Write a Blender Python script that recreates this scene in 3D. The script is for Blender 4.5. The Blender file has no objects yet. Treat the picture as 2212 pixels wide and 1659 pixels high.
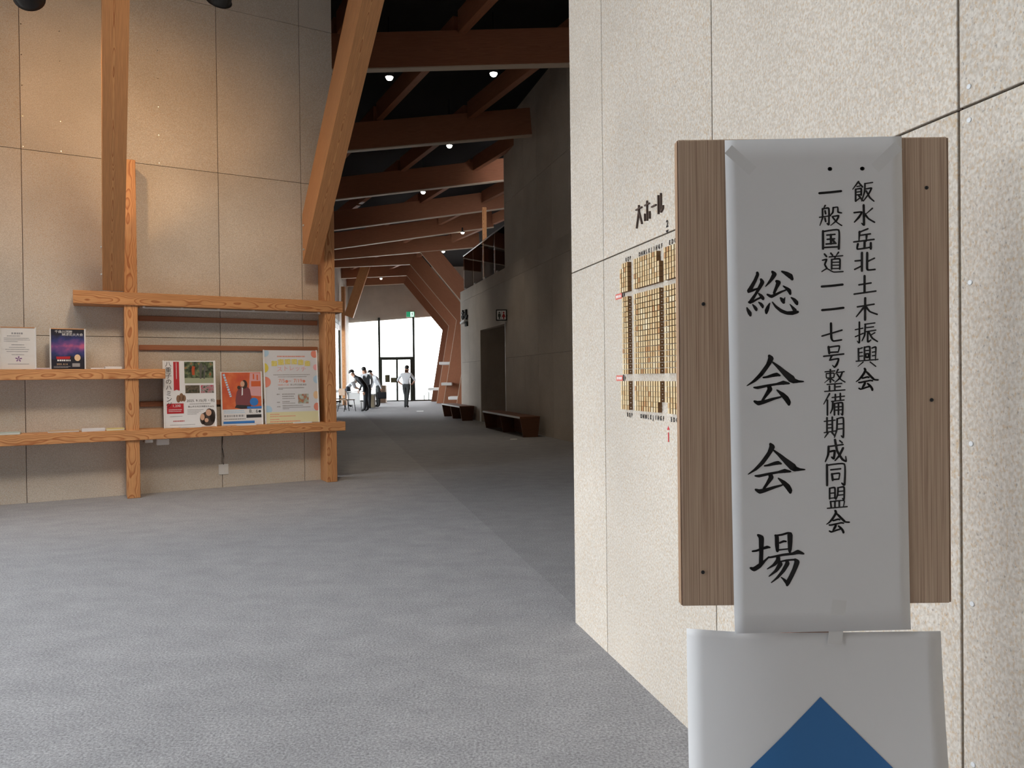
import bpy, bmesh, math, random
from mathutils import Vector, Matrix

random.seed(7)
# light levels
SKY = 9.2
EXPO = 0.0
WASH = 74
DOWN = 80
scene = bpy.context.scene
col = scene.collection
PI = math.pi

# ---------------------------------------------------------------- camera
cam_data = bpy.data.cameras.new('camera')
cam_data.sensor_width = 36.0
cam_data.lens = 36.0 * 1580.0 / 2212.0
cam_data.clip_start, cam_data.clip_end = 0.05, 500
cam = bpy.data.objects.new('camera', cam_data)
col.objects.link(cam)
cam.matrix_world = (Matrix.Translation((0, 0, 1.18)) @ Matrix.Rotation(PI / 2 - 13.2 / 1580, 4, 'X')
                    @ Matrix.Rotation(-0.0115, 4, 'Z'))
scene.camera = cam

# ---------------------------------------------------------------- world: a bright overcast day
world = bpy.data.worlds.new('sky')
scene.world = world
world.use_nodes = True
wb = world.node_tree.nodes['Background']
wb.inputs['Color'].default_value = (0.985, 0.97, 1.0, 1)
wb.inputs['Strength'].default_value = SKY

# the daylight openings: portals only guide the sky light, they emit nothing
def portal(name, center, normal, w, h):
    l = bpy.data.lights.new(name, 'AREA')
    l.shape = 'RECTANGLE'
    l.size, l.size_y = w, h
    l.cycles.is_portal = True
    o = bpy.data.objects.new(name, l)
    col.objects.link(o)
    o.location = center
    o.rotation_euler = Vector(normal).to_track_quat('-Z', 'Y').to_euler()
    return o
portal('window_portal', (-6.45, 2.1, 1.7), (1, 0, 0), 7.2, 3.4)
portal('window_portal', (-4.5, 1.2, 7.45), (0, 0, -1), 3.6, 4.4)  # at the added rooflight
portal('window_portal', (-6.2, 39.6, 2.35), (0, -1, 0), 5.4, 4.7)
portal('window_portal', (-7.8, 32.4, 1.95), (1, 0.147, 0), 3.8, 3.9)
portal('window_portal', (-7.75, 26.1, 2.05), (1, 0.23, 0), 6.0, 4.1)  # at the added passage glazing

scene.view_settings.view_transform = 'Standard'
scene.view_settings.look = 'None'
scene.view_settings.gamma = 1.0
scene.view_settings.use_curve_mapping = False
scene.view_settings.exposure = EXPO
scene.cycles.max_bounces = 7
scene.cycles.diffuse_bounces = 4
scene.cycles.glossy_bounces = 2
scene.cycles.use_adaptive_sampling = True
scene.cycles.adaptive_threshold = 0.03
scene.cycles.transparent_max_bounces = 12
scene.cycles.sample_clamp_indirect = 6.0

# ---------------------------------------------------------------- materials
def new_mat(name):
    m = bpy.data.materials.new(name)
    m.use_nodes = True
    nt = m.node_tree
    b = nt.nodes['Principled BSDF']
    return m, nt, b

def flat(name, rgb, rough=0.6, metal=0.0, spec=0.4):
    m, nt, b = new_mat(name)
    b.inputs['Base Color'].default_value = (*rgb, 1)
    b.inputs['Roughness'].default_value = rough
    b.inputs['Metallic'].default_value = metal
    b.inputs['Specular IOR Level'].default_value = spec
    return m

def emit(name, rgb, strength):
    m, nt, b = new_mat(name)
    b.inputs['Base Color'].default_value = (*rgb, 1)
    b.inputs['Emission Color'].default_value = (*rgb, 1)
    b.inputs['Emission Strength'].default_value = strength
    return m

def N(nt, kind, **kw):
    n = nt.nodes.new(kind)
    for k, v in kw.items():
        setattr(n, k, v)
    return n

def ramp(nt, stops):
    r = nt.nodes.new('ShaderNodeValToRGB')
    el = r.color_ramp.elements
    while len(el) < len(stops):
        el.new(0.5)
    for e, (p, c) in zip(el, stops):
        e.position = p
        e.color = (*c, 1) if len(c) == 3 else c
    return r

def obj_coords(nt, jitter=20.0):
    """object coordinates, shifted by a random amount for each object"""
    tc = N(nt, 'ShaderNodeTexCoord')
    oi = N(nt, 'ShaderNodeObjectInfo')
    mul = N(nt, 'ShaderNodeMath', operation='MULTIPLY')
    mul.inputs[1].default_value = jitter
    nt.links.new(oi.outputs['Random'], mul.inputs[0])
    add = N(nt, 'ShaderNodeVectorMath', operation='ADD')
    nt.links.new(tc.outputs['Object'], add.inputs[0])
    nt.links.new(mul.outputs[0], add.inputs[1])
    return tc.outputs['Object'], add.outputs[0], oi.outputs['Random']

def mapping(nt, vec, scale):
    m = N(nt, 'ShaderNodeMapping')
    m.inputs['Scale'].default_value = scale
    nt.links.new(vec, m.inputs['Vector'])
    return m.outputs[0]

def mixc(nt, fac, a, b, mode='MIX'):
    n = N(nt, 'ShaderNodeMix', data_type='RGBA', blend_type=mode)
    for sock, v in (('Factor', fac), ('A', a), ('B', b)):
        i = [s for s in n.inputs if s.name == sock and s.type == ('VALUE' if sock == 'Factor' else 'RGBA')][0]
        if hasattr(v, 'is_linked'):
            nt.links.new(v, i)
        elif sock == 'Factor':
            i.default_value = v
        else:
            i.default_value = (*v, 1)
    return [s for s in n.outputs if s.type == 'RGBA'][0]

def board_material(name, base, light, tan, grey):
    """cement-bonded wood-chip board: pale ground, tan chips, grey and white flecks"""
    m, nt, b = new_mat(name)
    _, v, rnd = obj_coords(nt)
    n1 = N(nt, 'ShaderNodeTexNoise')
    n1.inputs['Scale'].default_value = 140
    n1.inputs['Detail'].default_value = 3
    nt.links.new(mapping(nt, v, (1.2, 1.2, 0.85)), n1.inputs['Vector'])
    r1 = ramp(nt, [(0.36, base), (0.62, light)])
    nt.links.new(n1.outputs['Fac'], r1.inputs[0])
    # tan chips
    n2 = N(nt, 'ShaderNodeTexNoise')
    n2.inputs['Scale'].default_value = 165
    n2.inputs['Detail'].default_value = 2
    nt.links.new(mapping(nt, v, (1.1, 1.1, 0.7)), n2.inputs['Vector'])
    r2 = ramp(nt, [(0.50, (0, 0, 0)), (0.72, (1, 1, 1))])
    nt.links.new(n2.outputs['Fac'], r2.inputs[0])
    c = mixc(nt, r2.outputs[0], r1.outputs[0], tan)
    # grey flecks
    vo = N(nt, 'ShaderNodeTexNoise')
    vo.inputs['Scale'].default_value = 210
    vo.inputs['Detail'].default_value = 1
    nt.links.new(mapping(nt, v, (1.2, 1.2, 0.6)), vo.inputs['Vector'])
    mu2 = N(nt, 'ShaderNodeMapRange')
    mu2.inputs['From Min'].default_value = 0.64
    mu2.inputs['From Max'].default_value = 0.76
    mu2.inputs['To Max'].default_value = 0.65
    nt.links.new(vo.outputs['Fac'], mu2.inputs['Value'])
    c = mixc(nt, mu2.outputs[0], c, grey)
    # slow variation over a board and from board to board
    n3 = N(nt, 'ShaderNodeTexNoise')
    n3.inputs['Scale'].default_value = 1.6
    n3.inputs['Detail'].default_value = 4
    nt.links.new(v, n3.inputs['Vector'])
    mr = N(nt, 'ShaderNodeMapRange')
    mr.inputs['From Min'].default_value = 0.3
    mr.inputs['From Max'].default_value = 0.7
    mr.inputs['To Min'].default_value = 0.9
    mr.inputs['To Max'].default_value = 1.05
    nt.links.new(n3.outputs['Fac'], mr.inputs['Value'])
    mr2 = N(nt, 'ShaderNodeMapRange')
    mr2.inputs['To Min'].default_value = 0.95
    mr2.inputs['To Max'].default_value = 1.03
    nt.links.new(rnd, mr2.inputs['Value'])
    mm = N(nt, 'ShaderNodeMath', operation='MULTIPLY')
    nt.links.new(mr.outputs[0], mm.inputs[0])
    nt.links.new(mr2.outputs[0], mm.inputs[1])
    c = mixc(nt, 1.0, c, mm.outputs[0], 'MULTIPLY')
    nt.links.new(c, b.inputs['Base Color'])
    b.inputs['Roughness'].default_value = 0.75
    b.inputs['Specular IOR Level'].default_value = 0.25
    return m

def wood_material(name, pale, dark, rings=90.0, rough=0.5, strength=1.0):
    """softwood: growth rings about a pith line that runs along local X"""
    m, nt, b = new_mat(name)
    raw, v, rnd = obj_coords(nt, 6.0)
    # gentle wander along the length makes the cathedral figure
    n0 = N(nt, 'ShaderNodeTexNoise')
    n0.inputs['Scale'].default_value = 1.0
    n0.inputs['Detail'].default_value = 2
    nt.links.new(mapping(nt, v, (2.2, 4.0, 4.0)), n0.inputs['Vector'])
    sep = N(nt, 'ShaderNodeSeparateXYZ')
    nt.links.new(raw, sep.inputs[0])
    sq = []
    for i, off in ((1, 0.013), (2, 0.021)):
        a = N(nt, 'ShaderNodeMath', operation='ADD')
        a.inputs[1].default_value = off
        nt.links.new(sep.outputs[i], a.inputs[0])
        p = N(nt, 'ShaderNodeMath', operation='MULTIPLY')
        nt.links.new(a.outputs[0], p.inputs[0])
        nt.links.new(a.outputs[0], p.inputs[1])
        sq.append(p)
    s = N(nt, 'ShaderNodeMath', operation='ADD')
    nt.links.new(sq[0].outputs[0], s.inputs[0])
    nt.links.new(sq[1].outputs[0], s.inputs[1])
    d = N(nt, 'ShaderNodeMath', operation='SQRT')
    nt.links.new(s.outputs[0], d.inputs[0])
    wob = N(nt, 'ShaderNodeMath', operation='MULTIPLY')
    wob.inputs[1].default_value = 0.055
    nt.links.new(n0.outputs['Fac'], wob.inputs[0])
    tot = N(nt, 'ShaderNodeMath', operation='ADD')
    nt.links.new(d.outputs[0], tot.inputs[0])
    nt.links.new(wob.outputs[0], tot.inputs[1])
    fr = N(nt, 'ShaderNodeMath', operation='MULTIPLY')
    fr.inputs[1].default_value = rings
    nt.links.new(tot.outputs[0], fr.inputs[0])
    fc = N(nt, 'ShaderNodeMath', operation='FRACT')
    nt.links.new(fr.outputs[0], fc.inputs[0])
    mid = tuple(0.55 * p + 0.45 * q for p, q in zip(pale, dark))
    r = ramp(nt, [(0.0, pale), (0.55, tuple(0.85 * p + 0.15 * q for p, q in zip(pale, dark))), (0.88, mid if strength < 1 else dark), (1.0, pale)])
    nt.links.new(fc.outputs[0], r.inputs[0])
    # fine fibres and board-to-board tone
    n2 = N(nt, 'ShaderNodeTexNoise')
    n2.inputs['Scale'].default_value = 1.0
    n2.inputs['Detail'].default_value = 3
    nt.links.new(mapping(nt, v, (5, 160, 160)), n2.inputs['Vector'])
    mr = N(nt, 'ShaderNodeMapRange')
    mr.inputs['From Min'].default_value = 0.3
    mr.inputs['From Max'].default_value = 0.7
    mr.inputs['To Min'].default_value = 0.82
    mr.inputs['To Max'].default_value = 1.08
    nt.links.new(n2.outputs['Fac'], mr.inputs['Value'])
    c = mixc(nt, 1.0, r.outputs[0], mr.outputs[0], 'MULTIPLY')
    mr2 = N(nt, 'ShaderNodeMapRange')
    mr2.inputs['To Min'].default_value = 0.86
    mr2.inputs['To Max'].default_value = 1.1
    nt.links.new(rnd, mr2.inputs['Value'])
    c = mixc(nt, 1.0, c, mr2.outputs[0], 'MULTIPLY')
    nt.links.new(c, b.inputs['Base Color'])
    b.inputs['Roughness'].default_value = rough
    b.inputs['Specular IOR Level'].default_value = 0.3
    return m

def plywood_material():
    m, nt, b = new_mat('plywood_face')
    _, v, rnd = obj_coords(nt)
    n1 = N(nt, 'ShaderNodeTexNoise')
    n1.inputs['Scale'].default_value = 1
    n1.inputs['Detail'].default_value = 4
    nt.links.new(mapping(nt, v, (430, 430, 4.0)), n1.inputs['Vector'])
    r1 = ramp(nt, [(0.34, (0.37, 0.25, 0.18)), (0.5, (0.52, 0.385, 0.28)), (0.66, (0.61, 0.47, 0.355))])
    nt.links.new(n1.outputs['Fac'], r1.inputs[0])
    n2 = N(nt, 'ShaderNodeTexNoise')
    n2.inputs['Scale'].default_value = 1
    n2.inputs['Detail'].default_value = 2
    nt.links.new(mapping(nt, v, (22, 22, 1.3)), n2.inputs['Vector'])
    r2 = ramp(nt, [(0.3, (0.92, 0.89, 0.87)), (0.7, (1.06, 1.06, 1.06))])
    nt.links.new(n2.outputs['Fac'], r2.inputs[0])
    c = mixc(nt, 1.0, r1.outputs[0], r2.outputs[0], 'MULTIPLY')
    nt.links.new(c, b.inputs['Base Color'])
    b.inputs['Roughness'].default_value = 0.55
    return m

def carpet_material(name, a, b_, tone=1.0):
    m, nt, b = new_mat(name)
    tc = N(nt, 'ShaderNodeTexCoord')
    v = tc.outputs['Object']
    n1 = N(nt, 'ShaderNodeTexNoise')
    n1.inputs['Scale'].default_value = 4.2
    n1.inputs['Detail'].default_value = 9
    n1.inputs['Roughness'].default_value = 0.72
    nt.links.new(mapping(nt, v, (0.9, 1.3, 1)), n1.inputs['Vector'])
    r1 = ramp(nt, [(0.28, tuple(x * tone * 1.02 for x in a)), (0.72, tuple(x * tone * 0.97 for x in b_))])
    nt.links.new(n1.outputs['Fac'], r1.inputs[0])
    n2 = N(nt, 'ShaderNodeTexNoise')
    n2.inputs['Scale'].default_value = 110
    n2.inputs['Detail'].default_value = 3
    n2.inputs['Roughness'].default_value = 0.7
    nt.links.new(v, n2.inputs['Vector'])
    mr = N(nt, 'ShaderNodeMapRange')
    mr.inputs['From Min'].default_value = 0.3
    mr.inputs['From Max'].default_value = 0.7
    mr.inputs['To Min'].default_value = 0.55
    mr.inputs['To Max'].default_value = 1.45
    nt.links.new(n2.outputs['Fac'], mr.inputs['Value'])
    c = mixc(nt, 1.0, r1.outputs[0], mr.outputs[0], 'MULTIPLY')
    nt.links.new(c, b.inputs['Base Color'])
    bp = N(nt, 'ShaderNodeBump')
    bp.inputs['Strength'].default_value = 0.5
    bp.inputs['Distance'].default_value = 0.004
    nt.links.new(n2.outputs['Fac'], bp.inputs['Height'])
    nt.links.new(bp.outputs[0], b.inputs['Normal'])
    b.inputs['Roughness'].default_value = 0.85
    b.inputs['Specular IOR Level'].default_value = 0.2
    return m

def glass_material(name='glass', tint=(0.96, 0.985, 0.98)):
    m, nt, b = new_mat(name)
    nt.nodes.remove(b)
    out = nt.nodes['Material Output']
    t = N(nt, 'ShaderNodeBsdfTransparent')
    t.inputs[0].default_value = (*tint, 1)
    g = N(nt, 'ShaderNodeBsdfGlossy')
    g.inputs['Roughness'].default_value = 0.02
    fr = N(nt, 'ShaderNodeFresnel')
    fr.inputs[0].default_value = 1.35
    mx = N(nt, 'ShaderNodeMixShader')
    nt.links.new(fr.outputs[0], mx.inputs[0])
    nt.links.new(t.outputs[0], mx.inputs[1])
    nt.links.new(g.outputs[0], mx.inputs[2])
    nt.links.new(mx.outputs[0], out.inputs[0])
    return m

def cloud_print(name, stops, scale=(3, 3, 3), off=0.0):
    """a blurred printed picture: noise through a colour ramp"""
    m, nt, b = new_mat(name)
    tc = N(nt, 'ShaderNodeTexCoord')
    mp = N(nt, 'ShaderNodeMapping')
    mp.inputs['Scale'].default_value = scale
    mp.inputs['Location'].default_value = (off, off, off)
    nt.links.new(tc.outputs['Object'], mp.inputs['Vector'])
    n = N(nt, 'ShaderNodeTexNoise')
    n.inputs['Scale'].default_value = 3
    n.inputs['Detail'].default_value = 4
    nt.links.new(mp.outputs[0], n.inputs['Vector'])
    r = ramp(nt, stops)
    nt.links.new(n.outputs['Fac'], r.inputs[0])
    nt.links.new(r.outputs[0], b.inputs['Base Color'])
    b.inputs['Roughness'].default_value = 0.45
    return m

MAT = dict(
    board=board_material('chip_board', (0.53, 0.48, 0.42), (0.675, 0.635, 0.58), (0.54, 0.415, 0.285), (0.25, 0.235, 0.23)),
    joint=flat('joint_shadow_gap', (0.05, 0.03, 0.026), 0.9),
    larch=wood_material('larch', (0.67, 0.345, 0.15), (0.40, 0.14, 0.05), 190),
    glulam=wood_material('glulam', (0.41, 0.175, 0.095), (0.28, 0.105, 0.055), 120, strength=0.5),
    paleedge=flat('pale_soffit', (0.62, 0.50, 0.38), 0.6),
    darkwood=wood_material('brown_timber', (0.20, 0.085, 0.045), (0.11, 0.045, 0.025), 60, strength=0.5),
    ply=plywood_material(),
    plyedge=flat('plywood_edge', (0.45, 0.30, 0.20), 0.7),
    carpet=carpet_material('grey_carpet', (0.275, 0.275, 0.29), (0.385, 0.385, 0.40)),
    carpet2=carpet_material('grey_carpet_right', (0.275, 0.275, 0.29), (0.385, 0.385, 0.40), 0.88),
    deck=flat('black_roof_deck', (0.012, 0.011, 0.011), 0.9),
    black=flat('black_metal', (0.012, 0.012, 0.013), 0.45),
    steel=flat('brushed_steel', (0.62, 0.62, 0.62), 0.3, 1.0),
    alu=flat('aluminium', (0.82, 0.82, 0.82), 0.35, 0.3),
    white=flat('white_paint', (0.80, 0.80, 0.79), 0.5),
    paper=flat('paper', (0.76, 0.77, 0.79), 0.65),
    ink=flat('black_ink', (0.010, 0.010, 0.012), 0.5),
    blue=flat('blue_print', (0.035, 0.16, 0.40), 0.55),
    frame=flat('dark_green_frame', (0.035, 0.045, 0.035), 0.5),
    glass=glass_material(),
    paving=flat('pale_paving', (0.55, 0.55, 0.54), 0.8),
    lamp=emit('lamp_lens', (1.0, 0.95, 0.86), 25.0),
    led=flat('unlit_tube', (0.72, 0.70, 0.67), 0.4),
)

# ---------------------------------------------------------------- mesh helpers
def link(o, parent=None, label=None, cat=None, group=None, kind=None):
    col.objects.link(o)
    if parent is not None:
        o.parent = parent
    for k, v in (('label', label), ('category', cat), ('group', group), ('kind', kind)):
        if v:
            o[k] = v
    return o

def thing(name, matrix, label, cat, group=None):
    o = bpy.data.objects.new(name, None)
    o.empty_display_size = 0.1
    link(o, None, label, cat, group)
    o.matrix_world = matrix if isinstance(matrix, Matrix) else Matrix.Translation(matrix)
    return o

def mesh_from(name, verts, faces, mats, fmat=None, smooth=False):
    me = bpy.data.meshes.new(name)
    me.from_pydata([tuple(v) for v in verts], [], faces)
    for m in (mats if isinstance(mats, (list, tuple)) else [mats]):
        me.materials.append(m)
    if fmat:
        me.polygons.foreach_set('material_index', fmat)
    if smooth:
        me.polygons.foreach_set('use_smooth', [True] * len(me.polygons))
    me.update()
    return me

STUFF = ('small_print', 'seat_numbers', 'row_letters', 'door_label_print', 'lettering', 'title_lettering', 'date_lettering', 'venue_lettering', 'time_lettering')
def obj(name, me, parent=None, matrix=None, **tags):
    if name in STUFF:
        tags['kind'] = 'stuff'          # print too fine to pick apart
    o = bpy.data.objects.new(name, me)
    link(o, parent, **tags)
    if matrix is not None:
        if not isinstance(matrix, Matrix):
            matrix = Matrix.Translation(matrix)
        if parent is None:
            o.matrix_world = matrix
        else:
            o.matrix_local = matrix
    return o

BOXF = [(0, 3, 2, 1), (4, 5, 6, 7), (0, 1, 5, 4), (1, 2, 6, 5), (2, 3, 7, 6), (3, 0, 4, 7)]
def box_mesh(name, sx, sy, sz, mat, bevel=0.0):
    v = [(x * sx / 2, y * sy / 2, z * sz / 2) for z in (-1, 1) for x, y in ((-1, -1), (1, -1), (1, 1), (-1, 1))]
    me = mesh_from(name, v, BOXF, mat)
    if bevel > 0:
        bm = bmesh.new()
        bm.from_mesh(me)
        bmesh.ops.bevel(bm, geom=bm.edges[:], offset=bevel, segments=1, affect='EDGES')
        bm.to_mesh(me)
        bm.free()
    return me

def box(name, lo, hi, mat, parent=None, bevel=0.0, rot=None, **tags):
    """axis-aligned box between two corners of the parent's space"""
    lo, hi = Vector(lo), Vector(hi)
    s = hi - lo
    M = Matrix.Translation((lo + hi) / 2)
    if rot is not None:
        M = M @ rot
    return obj(name, box_mesh(name, abs(s.x), abs(s.y), abs(s.z), mat, bevel), parent, M, **tags)

def multi_box(name, boxes, mat, parent=None, matrix=None, **tags):
    """several boxes of ONE part joined in a single mesh"""
    V, F = [], []
    for lo, hi in boxes:
        b = len(V)
        for z in (lo[2], hi[2]):
            for x, y in ((lo[0], lo[1]), (hi[0], lo[1]), (hi[0], hi[1]), (lo[0], hi[1])):
                V.append((x, y, z))
        F += [tuple(i + b for i in f) for f in BOXF]
    return obj(name, mesh_from(name, V, F, mat), parent, matrix, **tags)

def axis_matrix(p0, p1, up=(0, 0, 1)):
    p0, p1 = Vector(p0), Vector(p1)
    x = (p1 - p0).normalized()
    z = Vector(up) - x * Vector(up).dot(x)
    z.normalize()
    y = z.cross(x)
    M = Matrix((x, y, z)).transposed().to_4x4()
    M.translation = (p0 + p1) / 2
    return M, (p1 - p0).length

def timber(name, p0, p1, w, h, mat, parent=None, up=(0, 0, 1), bevel=0.004, **tags):
    """a straight timber from p0 to p1; local X runs along the grain, h is measured along up"""
    M, L = axis_matrix(p0, p1, up)
    return obj(name, box_mesh(name, L, w, h, mat, bevel), parent, M, **tags)

def prism(name, pts, thick, mat, parent=None, matrix=None, **tags):
    """extrude an (x, z) outline by thick along y (centred)"""
    n = len(pts)
    V = [(x, -thick / 2, z) for x, z in pts] + [(x, thick / 2, z) for x, z in pts]
    F = [tuple(range(n)), tuple(range(2 * n - 1, n - 1, -1))] + [(i + n, (i + 1) % n + n, (i + 1) % n, i) for i in range(n)]
    me = mesh_from(name, V, F, mat)
    bm = bmesh.new()
    bm.from_mesh(me)
    bmesh.ops.recalc_face_normals(bm, faces=bm.faces[:])
    bm.to_mesh(me)
    bm.free()
    return obj(name, me, parent, matrix, **tags)

def lathe_mesh(name, prof, mat, seg=24, smooth=True, mats=None, fm=None):
    V, F, FM = [], [], []
    for r, z in prof:
        for k in range(seg):
            a = 2 * PI * k / seg
            V.append((r * math.cos(a), r * math.sin(a), z))
    for i in range(len(prof) - 1):
        for k in range(seg):
            k2 = (k + 1) % seg
            F.append((i * seg + k, i * seg + k2, (i + 1) * seg + k2, (i + 1) * seg + k))
            FM.append(fm[i] if fm else 0)
    return mesh_from(name, V, F, mats or mat, FM, smooth)

def tube_mesh(name, pts, r, mat, seg=8, closed_ends=True):
    """round bar along a polyline; r may be a list"""
    pts = [Vector(p) for p in pts]
    rr = r if isinstance(r, (list, tuple)) else [r] * len(pts)
    V, F = [], []
    for i, p in enumerate(pts):
        t = (pts[min(i + 1, len(pts) - 1)] - pts[max(i - 1, 0)]).normalized()
        a = t.cross(Vector((0, 0, 1)))
        if a.length < 1e-3:
            a = t.cross(Vector((1, 0, 0)))
        a.normalize()
        b = t.cross(a)
        for k in range(seg):
            th = 2 * PI * k / seg
            V.append(p + (a * math.cos(th) + b * math.sin(th)) * rr[i])
    for i in range(len(pts) - 1):
        for k in range(seg):
            k2 = (k + 1) % seg
            F.append((i * seg + k, (i + 1) * seg + k, (i + 1) * seg + k2, i * seg + k2))
    if closed_ends:
        F.append(tuple(range(seg)))
        F.append(tuple(range(len(V) - 1, len(V) - 1 - seg, -1)))
    return mesh_from(name, V, F, mat, None, True)

def ribbon_mesh(name, strokes, mat, y=0.0, scale=0.001):
    """brush strokes (u right, v down, width) as flat ink on the XZ plane facing -Y"""
    V, F = [], []
    for st in strokes:
        P = [(Vector((a * scale, -b * scale)), w * scale / 2) for a, b, w in st]
        Q = []                                   # Catmull-Rom smoothing for strokes of three points or more
        n = len(P)
        if n > 2:
            for i in range(n - 1):
                p0, p1, p2, p3 = P[max(i - 1, 0)], P[i], P[i + 1], P[min(i + 2, n - 1)]
                sharp = 0.5
                for k in range(5):
                    t = k / 5
                    pos = p1[0] * (1 - t) + p2[0] * t
                    m1, m2 = (p2[0] - p0[0]) * sharp * 0.5, (p3[0] - p1[0]) * sharp * 0.5
                    h = (2 * t ** 3 - 3 * t ** 2 + 1) * p1[0] + (t ** 3 - 2 * t ** 2 + t) * m1 + (-2 * t ** 3 + 3 * t ** 2) * p2[0] + (t ** 3 - t ** 2) * m2
                    Q.append((h, p1[1] * (1 - t) + p2[1] * t))
            Q.append(P[-1])
        else:
            Q = P
        for i in range(len(Q) - 1):
            (a, ra), (c, rc) = Q[i], Q[i + 1]
            d = (c - a)
            if d.length < 1e-9:
                continue
            d.normalize()
            nn = Vector((-d.y, d.x))
            b = len(V)
            for q in (a + nn * ra, a - nn * ra, c - nn * rc, c + nn * rc):
                V.append((q.x, y, q.y))
            F.append((b, b + 1, b + 2, b + 3))
        for (a, ra) in Q:
            b = len(V)
            for k in range(8):
                th = 2 * PI * k / 8
                V.append((a.x + ra * math.cos(th), y, a.y + ra * math.sin(th)))
            F.append(tuple(range(b, b + 8)))
    return mesh_from(name, V, F, mat)

_txt = {}
def text_mesh(body, size, mat, name='lettering', align='CENTER', extrude=0.0, sx=1.0, line=1.0, bold=0.0):
    """lettering as a mesh in the XZ plane, readable from -Y"""
    cu = bpy.data.curves.new('t', 'FONT')
    cu.body = body
    cu.size = size
    cu.align_x = align
    cu.align_y = 'CENTER'
    cu.space_line = line
    cu.extrude = extrude
    cu.resolution_u = 3
    cu.offset = bold
    o = bpy.data.objects.new('t', cu)
    col.objects.link(o)
    dg = bpy.context.evaluated_depsgraph_get()
    me = bpy.data.meshes.new_from_object(o.evaluated_get(dg))
    bpy.data.objects.remove(o)
    bpy.data.curves.remove(cu)
    me.transform(Matrix.Rotation(PI / 2, 4, 'X') @ Matrix.Diagonal((sx, 1, 1, 1)))
    me.materials.clear()
    me.materials.append(mat)
    me.name = name
    return me

def join_meshes(name, items, mats):
    """items: (mesh, matrix, material index)"""
    bm = bmesh.new()
    for me, M, mi in items:
        t = me.copy()
        t.transform(M)
        n0 = len(bm.faces)
        bm.from_mesh(t)
        bm.faces.ensure_lookup_table()
        for f in bm.faces[n0:]:
            f.material_index = mi
        bpy.data.meshes.remove(t)
    out = bpy.data.meshes.new(name)
    bm.to_mesh(out)
    bm.free()
    for m in mats:
        out.materials.append(m)
    return out

T = Matrix.Translation
def frame(origin, ex, ey):
    ex, ey = Vector((*ex, 0)).normalized(), Vector((*ey, 0)).normalized()
    M = Matrix((ex, ey, Vector((0, 0, 1)))).transposed().to_4x4()
    M.translation = Vector((*origin, 0)) if len(origin) == 2 else Vector(origin)
    return M
# wall frames: x along the wall (to the viewer's right), y into the wall, z up
FL = frame((-2.297, 8.647), (math.cos(PI / 6), 0.5), (-0.5, math.cos(PI / 6)))
FR = frame((0.292, 3.507), (0.255, -0.967), (0.967, 0.255))
FP = frame((1.074, 13.292), (0.2804, -0.9599), (0.9599, 0.2804))

# ================================================================ SETTING
def clad_wall(name, F, xs, zs, extent, thick=0.16, gap=0.005, skip=None, depth=0.012):
    """a wall of separate boards: xs, zs are joint lines, the backing shows as dark joints"""
    x0, x1, z0, z1 = extent
    w = box(name, (x0, depth, z0), (x1, thick, z1), MAT['joint'], kind='structure')
    w.matrix_world = F @ w.matrix_world
    gx = [x0] + [x for x in sorted(xs) if x0 + 0.02 < x < x1 - 0.02] + [x1]
    gz = [z0] + [z for z in sorted(zs) if z0 + 0.02 < z < z1 - 0.02] + [z1]
    c = Vector(((x0 + x1) / 2, (depth + thick) / 2, (z0 + z1) / 2))
    cache = {}
    for i in range(len(gx) - 1):
        for j in range(len(gz) - 1):
            a, b, e, f = gx[i], gx[i + 1], gz[j], gz[j + 1]
            if skip and skip((a + b) / 2, (e + f) / 2):
                continue
            a += gap / 2 if i else 0
            b -= gap / 2 if i < len(gx) - 2 else 0
            e += gap / 2 if j else 0
            f -= gap / 2 if j < len(gz) - 2 else 0
            key = (round(b - a, 4), round(f - e, 4))
            if key not in cache:
                cache[key] = box_mesh('panel', b - a, depth, f - e, MAT['board'], 0.0012)
            obj('panel', cache[key], w, T(Vector(((a + b) / 2, depth / 2, (e + f) / 2)) - c))
    return w
# ---- floor: two carpet fields meet along a seam
def poly_floor(name, pts, z, mat, **tags):
    n = len(pts)
    V = [(x, y, z) for x, y in pts] + [(x, y, z - 0.2) for x, y in pts]
    F = [tuple(range(n)), tuple(range(2 * n - 1, n - 1, -1))] + [(i, i + n, (i + 1) % n + n, (i + 1) % n) for i in range(n)]
    return obj(name, mesh_from(name, V, F, mat), **tags)
poly_floor('floor', [(-6.5, -6), (0.6, -6), (0.6, 2.6), (-0.033, 5.118), (-0.966, 8.797), (-3.4, 18.4), (-8.9, 40.0), (-9, 40), (-9, 8), (-6.5, 7)], 0, MAT['carpet'], kind='structure')
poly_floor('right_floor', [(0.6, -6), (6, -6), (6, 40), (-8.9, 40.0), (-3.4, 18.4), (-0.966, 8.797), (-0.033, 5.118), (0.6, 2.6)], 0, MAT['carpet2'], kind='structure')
gr = poly_floor('outside_paving', [(-60, -30), (20, -30), (60, 40), (60, 110), (-60, 110)], -0.21, MAT['paving'], kind='structure')

# ---- left wall with the shelves
ROOF = 7.2
clad_wall('wall_left', FL, [-0.165 - 0.907 * k for k in range(8)], [1.655, 3.485, 5.315], (-4.70, 0.22, 0.0, ROOF))
# ---- right wall (near), its return, and the wall behind the camera
clad_wall('wall_right', FR, [0.405 + 0.893 * k for k in range(11)], [1.677, 3.507, 5.33], (0.0, 9.2, 0.0, ROOF))
FB = frame((0.292 - 0.0005, 3.507 + 0.002), (-0.967, -0.255), (0.255, -0.967))
clad_wall('return_wall', FB, [-1.2, -2.1, -3.0], [1.677, 3.507, 5.33], (-3.55, -0.013, 0.0, ROOF), thick=0.155)
box('back_wall', (-6.5, -5.7, 0), (3.4, -5.5, ROOF), MAT['darkwood'], kind='structure')
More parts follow.
